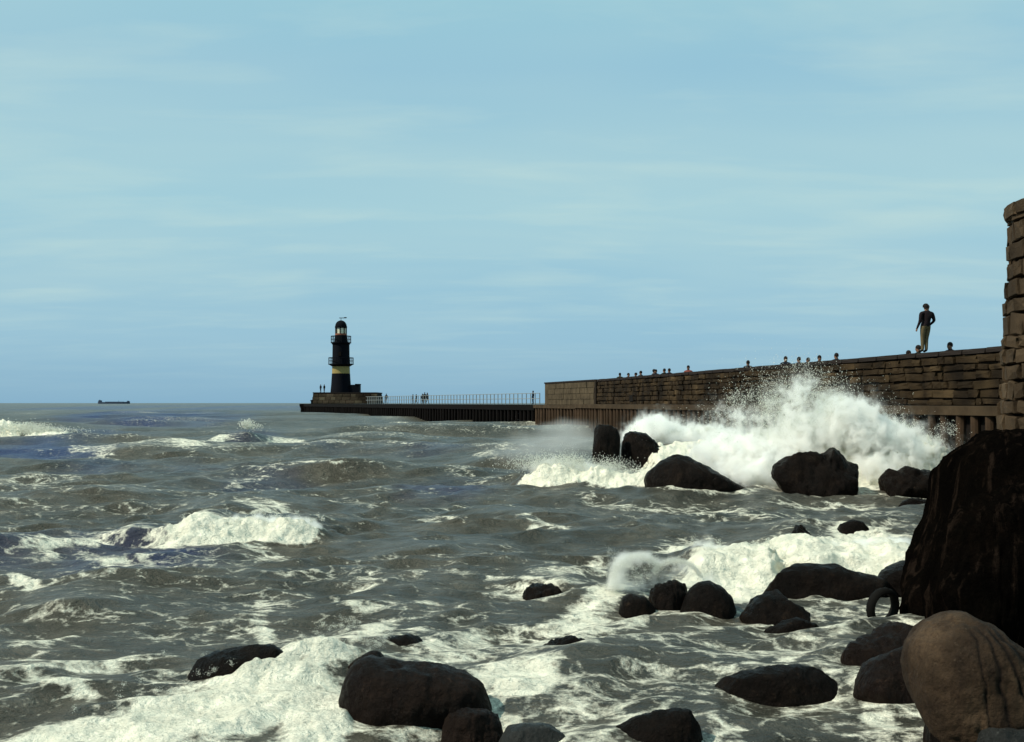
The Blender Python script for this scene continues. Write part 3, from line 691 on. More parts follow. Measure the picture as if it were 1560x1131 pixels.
# ------------------------------------------------------------------ round tower at the right edge
def round_tower():
    cx, cy = 12.70, 22.6; root = empty('round_stone_tower', (cx, cy, 1.2)); tag(root, 'round tapering tower of rough brown stones cut off by the right edge', 'tower')
    z0, z1 = 0.9, EYE + 309 / F * 22 - .15
    R = lambda z: 2.78 - .25 * (z - 1.0) / 5.0
    mb = MB(); mb.lathe([(R(z0) - .14, z0 - 1.2), (R(z1) - .14, z1 - 1.2)], 48); mb.build('tower_core', M_MORTAR, root, True)
    r = random.Random(21); templ = [block_mesh(200 + i, .07) for i in range(12)]
    for t in templ: t.materials.append(M_TOWERSTONE)
    z = z0; n = 0
    while z < z1 - .05:
        h = min(r.uniform(.24, .46), z1 - z); a = math.radians(128) + r.uniform(0, .1)
        while a < math.radians(282):
            w = r.uniform(.30, .72); da = w / R(z); am = a + da / 2; rr = R(z + h / 2) - .10
            o = bpy.data.objects.new('stone', r.choice(templ)); COL.objects.link(o); o.parent = root
            o.matrix_local = Matrix.Translation((math.cos(am) * rr, math.sin(am) * rr, z + h / 2 - 1.2)) @ Matrix.Rotation(am - math.pi / 2, 4, 'Z') @ Matrix.Rotation(r.uniform(-.16, .16), 4, 'Y') @ Matrix.Rotation(r.uniform(-.1, .1), 4, 'Z') @ Matrix.Diagonal(((w - .05) * r.uniform(.88, 1), r.uniform(.20, .36), (h - .03) * r.uniform(.85, 1.05), 1))
            a += da; n += 1
        z += h
    # cap ring
    cm = block_mesh(300, .04); cm.name = 'coping_stone'; cm.materials.append(M_TOWERSTONE)
    a = math.radians(125)
    while a < math.radians(285):
        w = r.uniform(.6, .9); da = w / 2.6
        o = bpy.data.objects.new('coping_stone', cm); COL.objects.link(o); o.parent = root
        o.matrix_local = Matrix.Translation((math.cos(a + da / 2) * 2.42, math.sin(a + da / 2) * 2.42, z1 + .125 - 1.2)) @ Matrix.Rotation(a + da / 2 - math.pi / 2, 4, 'Z') @ Matrix.Diagonal((w - .02, .48, .26, 1)); a += da
    mb = MB(); mb.lathe([(2.2, z1 - 1.2), (2.2, z1 + .2 - 1.2)], 40); mb.build('tower_top', M_COPING, root)
    print('tower stones', n)
round_tower()

# ------------------------------------------------------------------ lighthouse
def lighthouse():
    Y = 220.0; u = Y / F                                       # metres per pixel there
    base = P(519.5, 598, Y); root = empty('lighthouse', base); tag(root, 'dark blue-black lighthouse with two railed galleries, a cream band and a domed lantern', 'lighthouse')
    Z = lambda py: (598 - py) * u; R = lambda w: w / 2 * u
    mb = MB(); mb.lathe([(R(32), 0), (R(29.5), Z(585)), (R(27.5), Z(569.5))], 40); mb.build('lower_shaft', M_LHBLACK, root, True)
    mb = MB(); mb.lathe([(R(27.2), Z(569.4)), (R(26.5), Z(556.4))], 40); mb.build('cream_band', M_LHYELLOW, root, True)
    mb = MB(); mb.lathe([(R(26.4), Z(556.2)), (R(25.5), Z(523))], 40); mb.build('upper_shaft', M_LHBLACK, root, True)
    def gallery(pyd, pyr, w, wi):
        g = MB(); g.lathe([(R(wi) , Z(pyd + 4)), (R(w) * .93, Z(pyd + 1.2)), (R(w), Z(pyd + 1)), (R(w), Z(pyd)), (R(wi) * .9, Z(pyd))], 40); go = g.build('gallery_deck', M_LHBLACK, root, True)
        for z in (Z(pyr), Z((pyr + pyd) / 2)):
            t = MB(); t.tube([(math.cos(a * math.pi / 16) * R(w) * .97, math.sin(a * math.pi / 16) * R(w) * .97, z) for a in range(33)], .06 if z == Z(pyr) else .035, 6); t.build('handrail', M_LHBLACK, go)
        for a in range(14):
            an = a * 2 * math.pi / 14 + .0; t = MB(); t.tube([(math.cos(an) * R(w) * .97, math.sin(an) * R(w) * .97, Z(pyd)), (math.cos(an) * R(w) * .97, math.sin(an) * R(w) * .97, Z(pyr))], .055, 6); t.build('baluster', M_LHBLACK, go)
    gallery(522, 512.5, 31, 25.5); gallery(554.8, 545.5, 38.5, 26.5)
    mb = MB(); mb.lathe([(R(21), Z(522)), (R(18.5), Z(511))], 32); mb.build('watch_room', M_LHBLACK, root, True)
    mb = MB(); mb.lathe([(R(18.0), Z(511)), (R(18.0), Z(508.6))], 32); mb.build('lantern_sill', plain('rust_red_paint', (.22, .08, .05)), root, True)
    g = MB(); g.lathe([(R(15.5), Z(508.6)), (R(15.5), Z(499.8))], 16, cap=False); lg = g.build('lantern_glazing', M_GLASS, root)
    for a in range(8):
        an = a * math.pi / 4 + math.radians(-90); t = MB(); t.tube([(math.cos(an) * R(16.4), math.sin(an) * R(16.4), Z(508.6)), (math.cos(an) * R(16.4), math.sin(an) * R(16.4), Z(499.8))], .11, 6); t.build('mullion', M_LHBLACK, lg)
    prof = [(R(18.4), Z(500)), (R(18.6), Z(497.5))] + [(R(17.6) * math.cos(t), Z(497.5) + (497.5 - 488.3) * u * math.sin(t)) for t in np.linspace(0, 1.5, 8)]
    mb = MB(); mb.lathe(prof, 32); mb.build('dome', M_LHBLACK, root, True)
    mb = MB(); mb.tube([(0, 0, Z(489)), (0, 0, Z(484.5))], .05, 6); mb.box(-.35, 1.0, -.03, .03, Z(485.2), Z(484.2)); mb.box(.6, 1.1, -.03, .03, Z(485), Z(483.5)); mb.build('weather_vane', M_LHBLACK, root)
    # door and windows of the shaft
    for py in (580, 540):
        t = MB(); t.box(-.28, .28, -R(27.5) - .06, -R(25), Z(py + 3), Z(py - 3)); t.build('window', M_PILEDARK, root)
    # cabin on the right
    mb = MB(); mb.box(R(31) + .02, R(31) + 1.7, -1.2, 1.2, 0, Z(586.5)); mb.box(R(31) - .3, R(31), -1.0, 1.0, 0, Z(588.5)); mb.box(R(31) + .9, R(31) + 1.75, -1.3, 1.3, Z(586.5), Z(585.2))
    mb.build('cabin', M_LHBLACK, root)
    # stone plinth
    pz = P(530.5, 615.4, Y); pl = empty('lighthouse_plinth', pz); tag(pl, 'broad low brown stone platform with sloping ends carrying the dark lighthouse', 'platform')
    hw = 50 * u; top = 17.2 * u
    mb = MB(); mb.hexa([(-hw, -4.5, 0), (hw, -4.5, 0), (hw, 4.5, 0), (-hw, 4.5, 0), (-hw + .35, -4.2, top - .25), (hw - .35, -4.2, top - .25), (hw - .35, 4.2, top - .25), (-hw + .35, 4.2, top - .25)]); mb.build('plinth_body', M_MORTAR, pl)
    mb = MB(); mb.box(-hw + .25, hw - .25, -4.4, 4.4, top - .247, top - .01); mb.build('plinth_slab', M_COPING, pl)
    r = random.Random(4); me = block_mesh(55, .04); me.materials.append(M_LHPLINTH)
    for c in range(3):
        x = -hw + .05 + .1 * c
        while x < hw - .5 - .1 * c:
            L = r.uniform(.9, 1.7); L = min(L, hw - .1 * c - x)
            o = bpy.data.objects.new('stone', me); COL.objects.link(o); o.parent = pl
            o.matrix_local = Matrix.Translation((x + L / 2, -4.48 + .1 * c, .32 + c * .62)) @ Matrix.Rotation(math.pi, 4, 'Z') @ Matrix.Diagonal((L - .05, .3, .58, 1)); x += L
lighthouse()
# jetty head: widened platform under the plinth
def jetty_head():
    a = P(457, 616, 210); root = empty('jetty_platform', (a.x, 210, 0)); tag(root, 'wide black timber jetty head under the lighthouse platform', 'quay')
    w = PX(600, 210) - a.x
    mb = MB(); mb.box(0, w, 0, 16, 1.2, 1.90); mb.build('deck', M_JETTY, root)
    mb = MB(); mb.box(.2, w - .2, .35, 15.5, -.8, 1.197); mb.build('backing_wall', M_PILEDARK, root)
    pm = pile_template(.2, 2.2); me = bpy.data.meshes.new('pile'); me.from_pydata(pm.v, [], pm.f); me.update(); me.materials.append(M_JETTY)
    for i in range(int(w / .9)):
        o = bpy.data.objects.new('pile', me); COL.objects.link(o); o.parent = root; o.location = (.4 + i * .9, .12, 1.19)
    mb = MB(); mb.lathe([(.22, 0), (.18, .15), (.16, .45), (.28, .55), (.28, .68), (.1, .75)], 14); o = mb.build('bollard', M_JETTY, None, True); o.location = (P(475, 616, 211).x, 211, 1.90); tag(o, 'small dark bollard on the jetty head left of the lighthouse platform', 'bollard')
jetty_head()
# railing along the jetty
def railing():
    A = P(832, 614, 101.5); B = P(585, 614, 195)
    A = jB + Vector((.5, .6, 0)); A.z = 1.932; dj = (jC - jB).normalized(); B = jB + dj * 67.5 + Vector((.45, 0, 0)); B.z = 1.932
    root = empty('jetty_railing', A); tag(root, 'thin pale railing along the low jetty between the wall end and the lighthouse', 'railing')
    d = B - A; L = d.length; root.rotation_euler.z = math.atan2(d.y, d.x)
    me = MB(); me.tube([(0, 0, 0), (0, 0, 1.05)], .045, 6); m_ = bpy.data.meshes.new('post'); m_.from_pydata(me.v, [], me.f); m_.update(); m_.materials.append(M_RAIL)
    k = int(L / 1.1)
    for i in range(k + 1):
        o = bpy.data.objects.new('post', m_); COL.objects.link(o); o.parent = root; o.location = (i * 1.1, 0, 0)
    for z in (1.04, .55):
        t = MB(); t.tube([(0, 0, z), (L, 0, z)], .03, 6); t.build('rail', M_RAIL, root)
railing()

# ------------------------------------------------------------------ cargo ship on the horizon
def ship():
    Y = 2400; u = Y / F; c = P(173.5, 614, Y); root = empty('cargo_ship', (c.x, Y, -1)); tag(root, 'long low cargo ship, a dark silhouette on the far horizon at left', 'ship')
    hl = 24.5 * u
    mb = MB(); n = 0
    prof = [(-hl, 4.5, .2), (-hl * .9, 4.2, 5), (-hl * .6, 3.6, 6), (hl * .6, 3.6, 6), (hl * .88, 4.6, 4), (hl, 5.3, .1)]
    v = []; f = []
    for x, h, w in prof: v += [(x, -w, 0), (x, w, 0), (x, w, h + 1), (x, -w, h + 1)]
    for i in range(len(prof) - 1):
        a = i * 4; b = a + 4
        for k in range(4): f.append((a + k, b + k, b + (k + 1) % 4, a + (k + 1) % 4))
    f += [(3, 2, 1, 0), tuple(len(v) - 4 + k for k in range(4))]
    mb.v = v; mb.f = f; mb.build('hull', M_SHIP, root)
    mb = MB(); mb.box(-hl * .93, -hl * .78, -4, 4, 5, 8.2); mb.box(-hl * .9, -hl * .85, -1.5, 1.5, 8.2, 9.4); mb.build('bridge', M_SHIP, root)
    for x in (-.4, -.1, .2, .5):
        mb = MB(); mb.box(hl * x - 4, hl * x + 4, -3.5, 3.5, 4.6, 5.6); mb.build('hatch', M_SHIP, root)
    mb = MB(); mb.box(hl * .84, hl * .93, -2, 2, 5.4, 7.4); mb.build('forecastle', M_SHIP, root)
    mb = MB(); mb.tube([(hl * .3, 0, 5), (hl * .3, 0, 8)], .3, 6); mb.build('mast', M_SHIP, root)
ship()

# ------------------------------------------------------------------ people
def skin_figure(name, verts, edges, radii, subd=2):
    me = bpy.data.meshes.new('tmp'); me.from_pydata(verts, edges, []); me.update()
    o = bpy.data.objects.new('tmp', me); COL.objects.link(o)
    sk = o.modifiers.new('s', 'SKIN'); sb = o.modifiers.new('d', 'SUBSURF'); sb.levels = subd; sb.render_levels = subd
    for i, r in enumerate(radii):
        rv = me.skin_vertices[0].data[i]; rv.radius = r if isinstance(r, tuple) else (r, r)
    me.skin_vertices[0].data[0].use_root = True
    dg = bpy.context.evaluated_depsgraph_get(); dg.update()
    ev = o.evaluated_get(dg); out = bpy.data.meshes.new_from_object(ev, depsgraph=dg); out.name = name
    bpy.data.objects.remove(o); bpy.data.meshes.remove(me)
    out.polygons.foreach_set('use_smooth', np.full(len(out.polygons), True)); return out
def figure(pose, fingers=False):
    """a 1.75 m figure looking along +y, at the origin"""
    J = {}; V = []; E = []; R = []
    def a(n, p, r, to=None):
        J[n] = len(V); V.append(p); R.append(r)
        if to is not None: E.append((J[to], J[n]))
    a('pelvis', (0, 0, .95), (.155, .115)); a('waist', (0.0, .0, 1.08), (.150, .105), 'pelvis'); a('chest', (0, .0, 1.27), (.20, .14), 'waist'); a('shoul', (0, -.01, 1.42), (.13, .085), 'chest')
    a('neck', (0, .0, 1.50), .058, 'shoul'); a('chin', (0, .015, 1.57), (.068, .075), 'neck'); a('skull', (0, .0, 1.65), (.078, .095), 'chin'); a('crown', (0, -.01, 1.715), (.055, .07), 'skull')
    a('nose', (0, .105, 1.615), .012, 'chin')
    lean = pose.get('lean', 0)
    for s, k in ((-1, 'l'), (1, 'r')):
        el = pose.get('elbow_' + k, (s * .27, -.02, 1.14)); ha = pose.get('hand_' + k, (s * .27, .05, .90))
        a('sh' + k, (s * .20, -.01, 1.41), .068, 'shoul'); a('el' + k, el, .052, 'sh' + k)
        wr = tuple(el[i] + (ha[i] - el[i]) * .92 for i in range(3)); a('wr' + k, wr, .034, 'el' + k)
        a('pa' + k, tuple(el[i] + (ha[i] - el[i]) * 1.22 for i in range(3)), (.040, .020), 'wr' + k)
        if fingers:
            pa = V[-1]; d = Vector(pa) - Vector(wr); d.normalize(); sd_ = Vector((0, 1, 0))
            for q, (off, ln) in enumerate(((-.030, .070), (-.010, .080), (.010, .076), (.028, .060))):
                b = Vector(pa) + sd_ * off + d * .02; a('f%s%d' % (k, q), tuple(b), .010, 'pa' + k); a('g%s%d' % (k, q), tuple(b + d * ln * .6), .009, 'f%s%d' % (k, q)); a('h%s%d' % (k, q), tuple(b + d * ln + Vector((-s * .015, 0, 0))), .008, 'g%s%d' % (k, q))
            b = Vector(wr) + sd_ * .035 + d * .02; a('t' + k, tuple(b), .011, 'wr' + k); a('u' + k, tuple(b + sd_ * .02 + d * .045), .009, 't' + k)
        kn = pose.get('knee_' + k, (s * .10, .02, .50)); fo = pose.get('foot_' + k, (s * .11, -.02, .09))
        a('hip' + k, (s * .085, 0, .88), .098, 'pelvis'); a('kn' + k, kn, .066, 'hip' + k); a('an' + k, fo, .047, 'kn' + k); a('toe' + k, (fo[0] + s * .02, fo[1] + .16, .045), (.042, .032), 'an' + k)
    V = [(x + lean * (0.95 - z), y, z) for x, y, z in V]
    return skin_figure('person_body', V, E, R)
def cloth_mat(name, c): return plain(name, c, .9, .2, 8.0, .2)
SKIN = plain('skin', (.20, .11, .075), .6); HAIR = plain('dark_hair', (.012, .009, .008), .8)
def dress(me, top, bot, z_waist=.95, z_neck=1.50, z_hand=.86, sleeve=True):
    for m in (SKIN, top, bot, M_RUBBER): me.materials.append(m)
    for p in me.polygons:
        c = p.center
        if c.z > z_neck: i = 0
        elif c.z > z_waist: i = 1
        elif abs(c.x) > .225 and c.z > .70: i = 1 if c.z > z_hand else 0
        elif c.z < .10: i = 3
        else: i = 2
        p.material_index = i
def hair_mesh():
    v = []; f = []; nu, nv = 12, 8
    for j in range(nv + 1):
        t = j / nv * math.pi * .62
        for i in range(nu):
            a_ = 2 * math.pi * i / nu; v.append((.088 * math.sin(t) * math.cos(a_), -.012 + .108 * math.sin(t) * math.sin(a_) , 1.655 + .105 * math.cos(t) - (.03 if math.sin(a_) < -.2 and j == nv else 0)))
    for j in range(nv):
        for i in range(nu): f.append((j * nu + i, j * nu + (i + 1) % nu, (j + 1) * nu + (i + 1) % nu, (j + 1) * nu + i))
    me = bpy.data.meshes.new('hair'); me.from_pydata(v, [], f); me.update(); me.polygons.foreach_set('use_smooth', np.full(len(f), True)); return me
HM = hair_mesh(); HM.materials.append(HAIR)
def ray_on_wall(px, n):            # point of the line `n` metres seaward of the wall face seen at column px
    k = (px - 780) / F; p0 = frame_point(0, n, 0); t = p0.x - k * p0.y; s = t / (k * WALLDIR.y - WALLDIR.x); return frame_point(s, n, 0)
# the man standing on the wall
main = figure(dict(elbow_l=(-.222, -.02, 1.14), hand_l=(-.262, .03, .90), elbow_r=(.25, -.07, 1.14), hand_r=(.165, .10, .95), lean=-.075,
                   foot_l=(-.045, 0, .09), foot_r=(.07, -.03, .09), knee_l=(-.06, .02, .50), knee_r=(.075, .02, .50)), True)
dress(main, cloth_mat('dark_jacket_cloth', (.012, .008, .010)), cloth_mat('khaki_trouser_cloth', (.11, .085, .045)))
p = ray_on_wall(1410, -.35); r_ = empty('person', (p.x, p.y, TOPZ + .01), math.radians(18)); tag(r_, 'person standing upright on top of the wall in dark jacket and khaki trousers', 'person')
r_.scale = (1.2, 1.2, 1.03)
link('body', main, r_); link('hair', HM, r_)
# others
styles = []
sp = [((.010, .012, .02), (.02, .02, .02)), ((.015, .02, .015), (.03, .025, .02)), ((.16, .05, .04), (.03, .03, .04)), ((.05, .05, .055), (.02, .02, .02))]
base_fig = figure(dict()); walk_fig = figure(dict(foot_l=(-.10, .22, .10), knee_l=(-.09, .17, .52), foot_r=(.10, -.24, .12), knee_r=(.09, .02, .50), elbow_l=(-.25, -.10, 1.15), elbow_r=(.25, .06, 1.15), hand_r=(.24, .16, .95)))
for i, (t_, b_) in enumerate(sp):
    for base in (base_fig, walk_fig):
        m = base.copy(); dress(m, cloth_mat('coat_cloth', t_), cloth_mat('trouser_cloth', b_)); styles.append(m)
BODY = [link('body', m, None) for m in styles]; HO = link('hair', HM.copy())
PARKED = BODY + [HO]
def person(loc, h, rz, style, label, group=None):
    r0 = empty('person', loc, rz); r0.scale = (h / 1.75,) * 3; tag(r0, label, 'person', group)
    b = BODY[style].copy(); COL.objects.link(b); b.parent = r0
    c = HO.copy(); COL.objects.link(c); c.parent = r0
HEADS = [ # px, visible top py, style, label
 (1447, 521.5, 0, 'person whose dark head shows over the wall between the standing man and the round tower'),
 (1398.5, 526, 2, 'person whose head shows over the wall just left of the standing man'),
 (1384.5, 534, 4, 'person whose crown barely clears the wall, a step further left of the standing man'),
 (1274, 538, 0, 'person behind the wall alone, halfway between the splash top and the standing man'),
 (1248.5, 541.5, 2, 'person behind the wall, head second from the right in the row above the splash'),
 (1231, 545, 0, 'person behind the wall with a low dark head directly above the top of the splash'),
 (1217, 544, 6, 'person with a small paler head behind the wall just left of the splash top'),
 (1197, 541.5, 0, 'person behind the wall, leftmost head of the row above the splash'),
 (1139.5, 544, 1, 'person in dark coat visible to the shoulders behind the wall, left of the splash'),
 (1048.5, 553, 4, 'person in a reddish top seen to the shoulders behind the middle of the wall'),
 (1019.5, 561.5, 0, 'person in dark, right one of a close pair behind the wall'),
 (1012, 559.5, 3, 'person in dark, left one of a close pair behind the wall'),
 (999, 563, 1, 'person in a dark coat leaning behind the far part of the wall, shorter of two'),
 (996.5, 559.5, 6, 'person in grey directly behind the shorter dark one at the far part of the wall'),
 (976, 564, 6, 'person as a lone small grey head above the far part of the wall'),
 (968.5, 568, 2, 'person barely showing above the far wall between two clearer heads'),
 (957.5, 568.5, 0, 'person barely showing above the wall, second head from the far joint'),
 (944.5, 567.5, 2, 'person with the dark head nearest the upright joint of the wall'),
]
for i, (px, py, st, lab) in enumerate(HEADS):
    pt = ray_on_wall(px, -1.5 - (i % 3) * .25); top = EYE + (614 - py) / F * pt.y; h = min(max(top - 2.5, 1.45), 1.95)
    person((pt.x, pt.y, 2.5), h, random.uniform(0, 6.2), st, lab, 'people strolling behind the wall')
for px, py, Yd, st, rz, lab in ((812, 595.5, 128, 0, 1.2, 'person standing on the jetty by the railing close to the square wall end'), (588.5, 600, 196, 1, .4, 'person in dark walking on the jetty just right of the lighthouse platform'),
        (629, 601, 178, 0, 2.0, 'person in dark, left one of the two standing apart on the jetty'), (634, 601, 178.6, 3, 1.0, 'person in dark standing shoulder to shoulder at the left of the jetty group'),
        (643.5, 600, 171, 0, 2.4, 'person at the left side of the thicker jetty group'), (647, 598, 171.5, 2, .3, 'person in the middle of the thicker jetty group, tallest of it'), (651, 598.5, 171, 1, 4, 'person at the right side of the thicker jetty group')):
    x = PX(px, Yd); z0 = 1.932; h = EYE + (614 - py) / F * Yd - z0; person((x, Yd, z0), min(max(h, 1.5), 2.0), rz, st, lab, 'people on the jetty')
zp = P(530.5, 615.4, 220).z + 17.2 * 220 / F - .01
for px, st, lab in ((488.5, 0, 'person standing on the left end of the lighthouse platform'), (494, 2, 'person standing on the platform between its left end and the lighthouse')):
    person((PX(px, 219), 219, zp), 1.55, 1.0, st, lab, 'people on the lighthouse platform')
for o in PARKED: bpy.data.objects.remove(o)

# ------------------------------------------------------------------ old tyre caught between the rocks
def tyre():
    mb = MB(); R_, r = .150, .038; n, m = 40, 12
    for i in range(n):
        a = 2 * math.pi * i / n
        for j in range(m):
            b = 2 * math.pi * j / m; rr = R_ + r * math.cos(b) * (1.0 if math.cos(b) > 0 else .7) + (0.006 if i % 2 and math.cos(b) > .7 else 0)
            mb.v.append((rr * math.cos(a), r * 1.3 * math.sin(b), rr * math.sin(a)))
    for i in range(n):
        for j in range(m): mb.f.append((i * m + j, ((i + 1) % n) * m + j, ((i + 1) % n) * m + (j + 1) % m, i * m + (j + 1) % m))
    o = mb.build('tyre', M_RUBBER, None, True); p = P(1345, 925, 11.0); o.location = (p.x, p.y, p.z); o.rotation_euler = (.1, 0, math.radians(25))
    tag(o, 'dark ring like an old tyre standing in the foam beside the crag', 'tyre')
tyre()

# ------------------------------------------------------------------ spray: clouds of small drops
TET = np.array([[1, 1, 1], [1, -1, -1], [-1, 1, -1], [-1, -1, 1]], float) / 1.2
TF = np.array([[0, 2, 1], [0, 1, 3], [0, 3, 2], [1, 2, 3]])
def drops(name, pts, size, label):
    n = len(pts); q = RNG.normal(size=(n, 4)); q /= np.linalg.norm(q, axis=1, keepdims=True); w, x, y, z = q.T
    R = np.stack([1 - 2 * (y * y + z * z), 2 * (x * y - w * z), 2 * (x * z + w * y), 2 * (x * y + w * z), 1 - 2 * (x * x + z * z), 2 * (y * z - w * x), 2 * (x * z - w * y), 2 * (y * z + w * x), 1 - 2 * (x * x + y * y)], -1).reshape(n, 3, 3)
    V = np.einsum('nij,kj->nki', R, TET) * size[:, None, None] + pts[:, None, :]
    Fq = (np.arange(n)[:, None, None] * 4 + TF[None]).reshape(-1, 3)
    me = np_mesh(name, V.reshape(-1, 3), Fq); o = link(name, me, None, M_SPRAY); tag(o, label, None, None, 'stuff'); return o
def cloud(blobs, Y, dY, n, thr, nz=(1.6, 1.6, .8), seed=0, clip_z=-.05, soft=.35):
    """blobs in pixels at distance Y: (px, py, sx, sy, weight, dy)"""
    w = np.array([b[4] for b in blobs], float); w /= w.sum(); out = []
    for b, k in zip(blobs, w):
        m = int(n * k * 2.4); px = b[0] + RNG.normal(size=m) * b[2]; py = b[1] + RNG.normal(size=m) * b[3]
        yy = Y + (b[5] if len(b) > 5 else 0) + RNG.normal(size=m) * dY
        out.append(np.stack([(px - 780) / F * Y, yy, EYE + (614 - py) / F * Y], -1))
    p = np.concatenate(out)
    v = fbm(p[:, 0] * nz[0], p[:, 1] * nz[1], p[:, 2] * nz[2], 4, seed, .6)
    keep = (RNG.uniform(size=len(p)) < sstep(thr - soft, thr + soft, v)) & (p[:, 2] > clip_z)
    return p[keep]
def jets(px, py, Y, n_jets, vel, up, count, spread, seed, side=0.0):
    """ballistic fingers of drops thrown up from a base line"""
    r = np.random.default_rng(seed); out = []
    for j in range(n_jets):
        x = r.uniform(*px); y0 = r.uniform(*py); b = np.array([(x - 780) / F * Y, Y + r.normal() * .4, EYE + (614 - y0) / F * Y])
        v = np.array([r.normal() * vel + side, r.normal() * vel * .6, up * r.uniform(.35, 1.0)]); t = np.sort(r.uniform(0, 1, count)) ** .7 * (v[2] / 9.8) * r.uniform(.9, 1.4)
        q = b[None] + v[None] * t[:, None] - np.array([0, 0, 4.9])[None] * (t ** 2)[:, None]
        q += r.normal(size=q.shape) * (spread * (.3 + 1.2 * t / t.max()))[:, None]; out.append(q)
    return np.concatenate(out)

def spray_volume_material():
    m = bpy.data.materials.new('airborne_spray'); m.use_nodes = True; nt = m.node_tree; nt.nodes.clear()
    o = nt.nodes.new('ShaderNodeOutputMaterial'); v = nt.nodes.new('ShaderNodeVolumePrincipled'); nt.links.new(v.outputs[0], o.inputs['Volume'])
    v.inputs['Color'].default_value = (1.0, 1.0, 0.985, 1); v.inputs['Density'].default_value = 1.0; v.inputs['Anisotropy'].default_value = 0.0
    return m
M_MIST = spray_volume_material()
def spray_volume(name, blobs, Y, dY, vox, dens, label, nscale=2.2, cut=.22, warp=.25, ns=1.0):
    """a real cloud of drops: density is a sum of soft puffs (px, py, sx, sy, weight, dy, density) broken up by 3-D noise"""
    C = [];
    for b in blobs:
        yy = Y + (b[5] if len(b) > 5 else 0); c = P(b[0], b[1], yy); C.append((c, b[2] / F * yy, dY * (b[6] if len(b) > 6 else 1), b[3] / F * yy, b[4]))
    lo = [min(c[0][i] - 2.1 * c[1 + i] for c in C) for i in range(3)]; hi = [max(c[0][i] + 2.1 * c[1 + i] for c in C) for i in range(3)]
    lo[2] = max(lo[2], -.15)
    ng = bpy.data.node_groups.new(name, 'GeometryNodeTree'); ng.interface.new_socket('Geometry', in_out='OUTPUT', socket_type='NodeSocketGeometry')
    N = ng.nodes; L = ng.links; out = N.new('NodeGroupOutput'); vc = N.new('GeometryNodeVolumeCube'); sm = N.new('GeometryNodeSetMaterial')
    sm.inputs['Material'].default_value = M_MIST; L.new(vc.outputs[0], sm.inputs[0]); L.new(sm.outputs[0], out.inputs[0])
    vc.inputs['Min'].default_value = lo; vc.inputs['Max'].default_value = hi
    for i, a in enumerate('XYZ'): vc.inputs['Resolution ' + a].default_value = max(8, int((hi[i] - lo[i]) / vox))
    pos = N.new('GeometryNodeInputPosition')
    def vm(op, a, b):
        n = N.new('ShaderNodeVectorMath'); n.operation = op
        for i, v in enumerate((a, b)):
            if isinstance(v, (tuple, list, Vector)): n.inputs[i].default_value = tuple(v)
            elif v is not None: L.new(v, n.inputs[i])
        return n
    def mm(op, a, b=None, clamp=False):
        n = N.new('ShaderNodeMath'); n.operation = op; n.use_clamp = clamp
        for i, v in enumerate((a, b)):
            if isinstance(v, (int, float)): n.inputs[i].default_value = v
            elif v is not None: L.new(v, n.inputs[i])
        return n.outputs[0]
    nz = N.new('ShaderNodeTexNoise'); nz.inputs['Scale'].default_value = nscale * .6; nz.inputs['Detail'].default_value = 3; L.new(pos.outputs[0], nz.inputs['Vector'])
    w = vm('SUBTRACT', nz.outputs['Color'], (.5, .5, .5)); w = vm('MULTIPLY', w.outputs[0], (warp * 2, warp * 2, warp * 2)); pw = vm('ADD', pos.outputs[0], w.outputs[0])
    tot = None
    for c, sx, sy, szz, wt in C:
        d = vm('SUBTRACT', pw.outputs[0], c); d = vm('DIVIDE', d.outputs[0], (sx, sy, szz)); q = vm('DOT_PRODUCT', d.outputs[0], d.outputs[0]).outputs['Value']
        L.new(d.outputs[0], N[-1].inputs[1]) if False else None
        e = mm('MULTIPLY', mm('EXPONENT', mm('MULTIPLY', q, -1.0)), wt); tot = e if tot is None else mm('ADD', tot, e)
    mp = vm('MULTIPLY', pw.outputs[0], (1, 1, .75))
    n2 = N.new('ShaderNodeTexNoise'); n2.inputs['Scale'].default_value = nscale; n2.inputs['Detail'].default_value = 7; n2.inputs['Roughness'].default_value = .66; L.new(mp.outputs[0], n2.inputs['Vector'])
    f = mm('ADD', tot, mm('MULTIPLY', mm('SUBTRACT', n2.outputs['Fac'], .5), 2.6 * ns)); f = mm('SUBTRACT', f, cut + .12)
    f = mm('MINIMUM', mm('MAXIMUM', f, 0.0), 1.0); f = mm('MULTIPLY', f, mm('MINIMUM', mm('MULTIPLY', tot, 3.0), 1.0)); L.new(mm('MULTIPLY', f, dens), vc.inputs['Density'])
    vd = bpy.data.volumes.new(name); o = bpy.data.objects.new(name, vd); COL.objects.link(o)
    md = o.modifiers.new('spray', 'NODES'); md.node_group = ng
    tag(o, label, None, None, 'stuff'); return o
Y = 30.0
spray_volume('splash_mist', [(1125,690,55,22,1.2,0,.9),(1180,688,48,20,1.1),(1235,662,36,24,1.0),(1290,650,32,30,1.25),(1340,672,42,26,1.3),(1390,690,36,20,1.0),(1330,712,45,18,.9,-.8),(1150,720,50,18,.9,-1.0),(1272,616,15,20,.5),
    (1205,618,30,26,.28),(1222,590,15,20,.30),(1150,640,40,20,.16),(1312,632,20,16,.40),(1110,628,30,16,.14)], Y, .9, .042, 30, 'dense white mist of the wave bursting on the rocks below the wall', nscale=4.2, ns=1.5, warp=.35)
spray_volume('splash_mist', [(1000,650,24,16,.9),(1040,672,40,20,1.1),(1085,684,40,22,1.2),(975,665,22,14,.9),(1110,665,36,14,.4),(1020,700,50,18,.9)], 37.0, 1.0, .055, 22, 'white mist behind the standing stone and the craggy rock', nscale=3.6, ns=1.4)
spray_volume('veil_mist', [(840,676,70,24,.60),(875,668,40,24,.5),(790,690,50,18,.45),(850,648,34,8,.45)], 36.5, .9, .08, .62, 'thin grey veil of mist left of the standing stone', nscale=1.3, cut=.02, ns=.5)
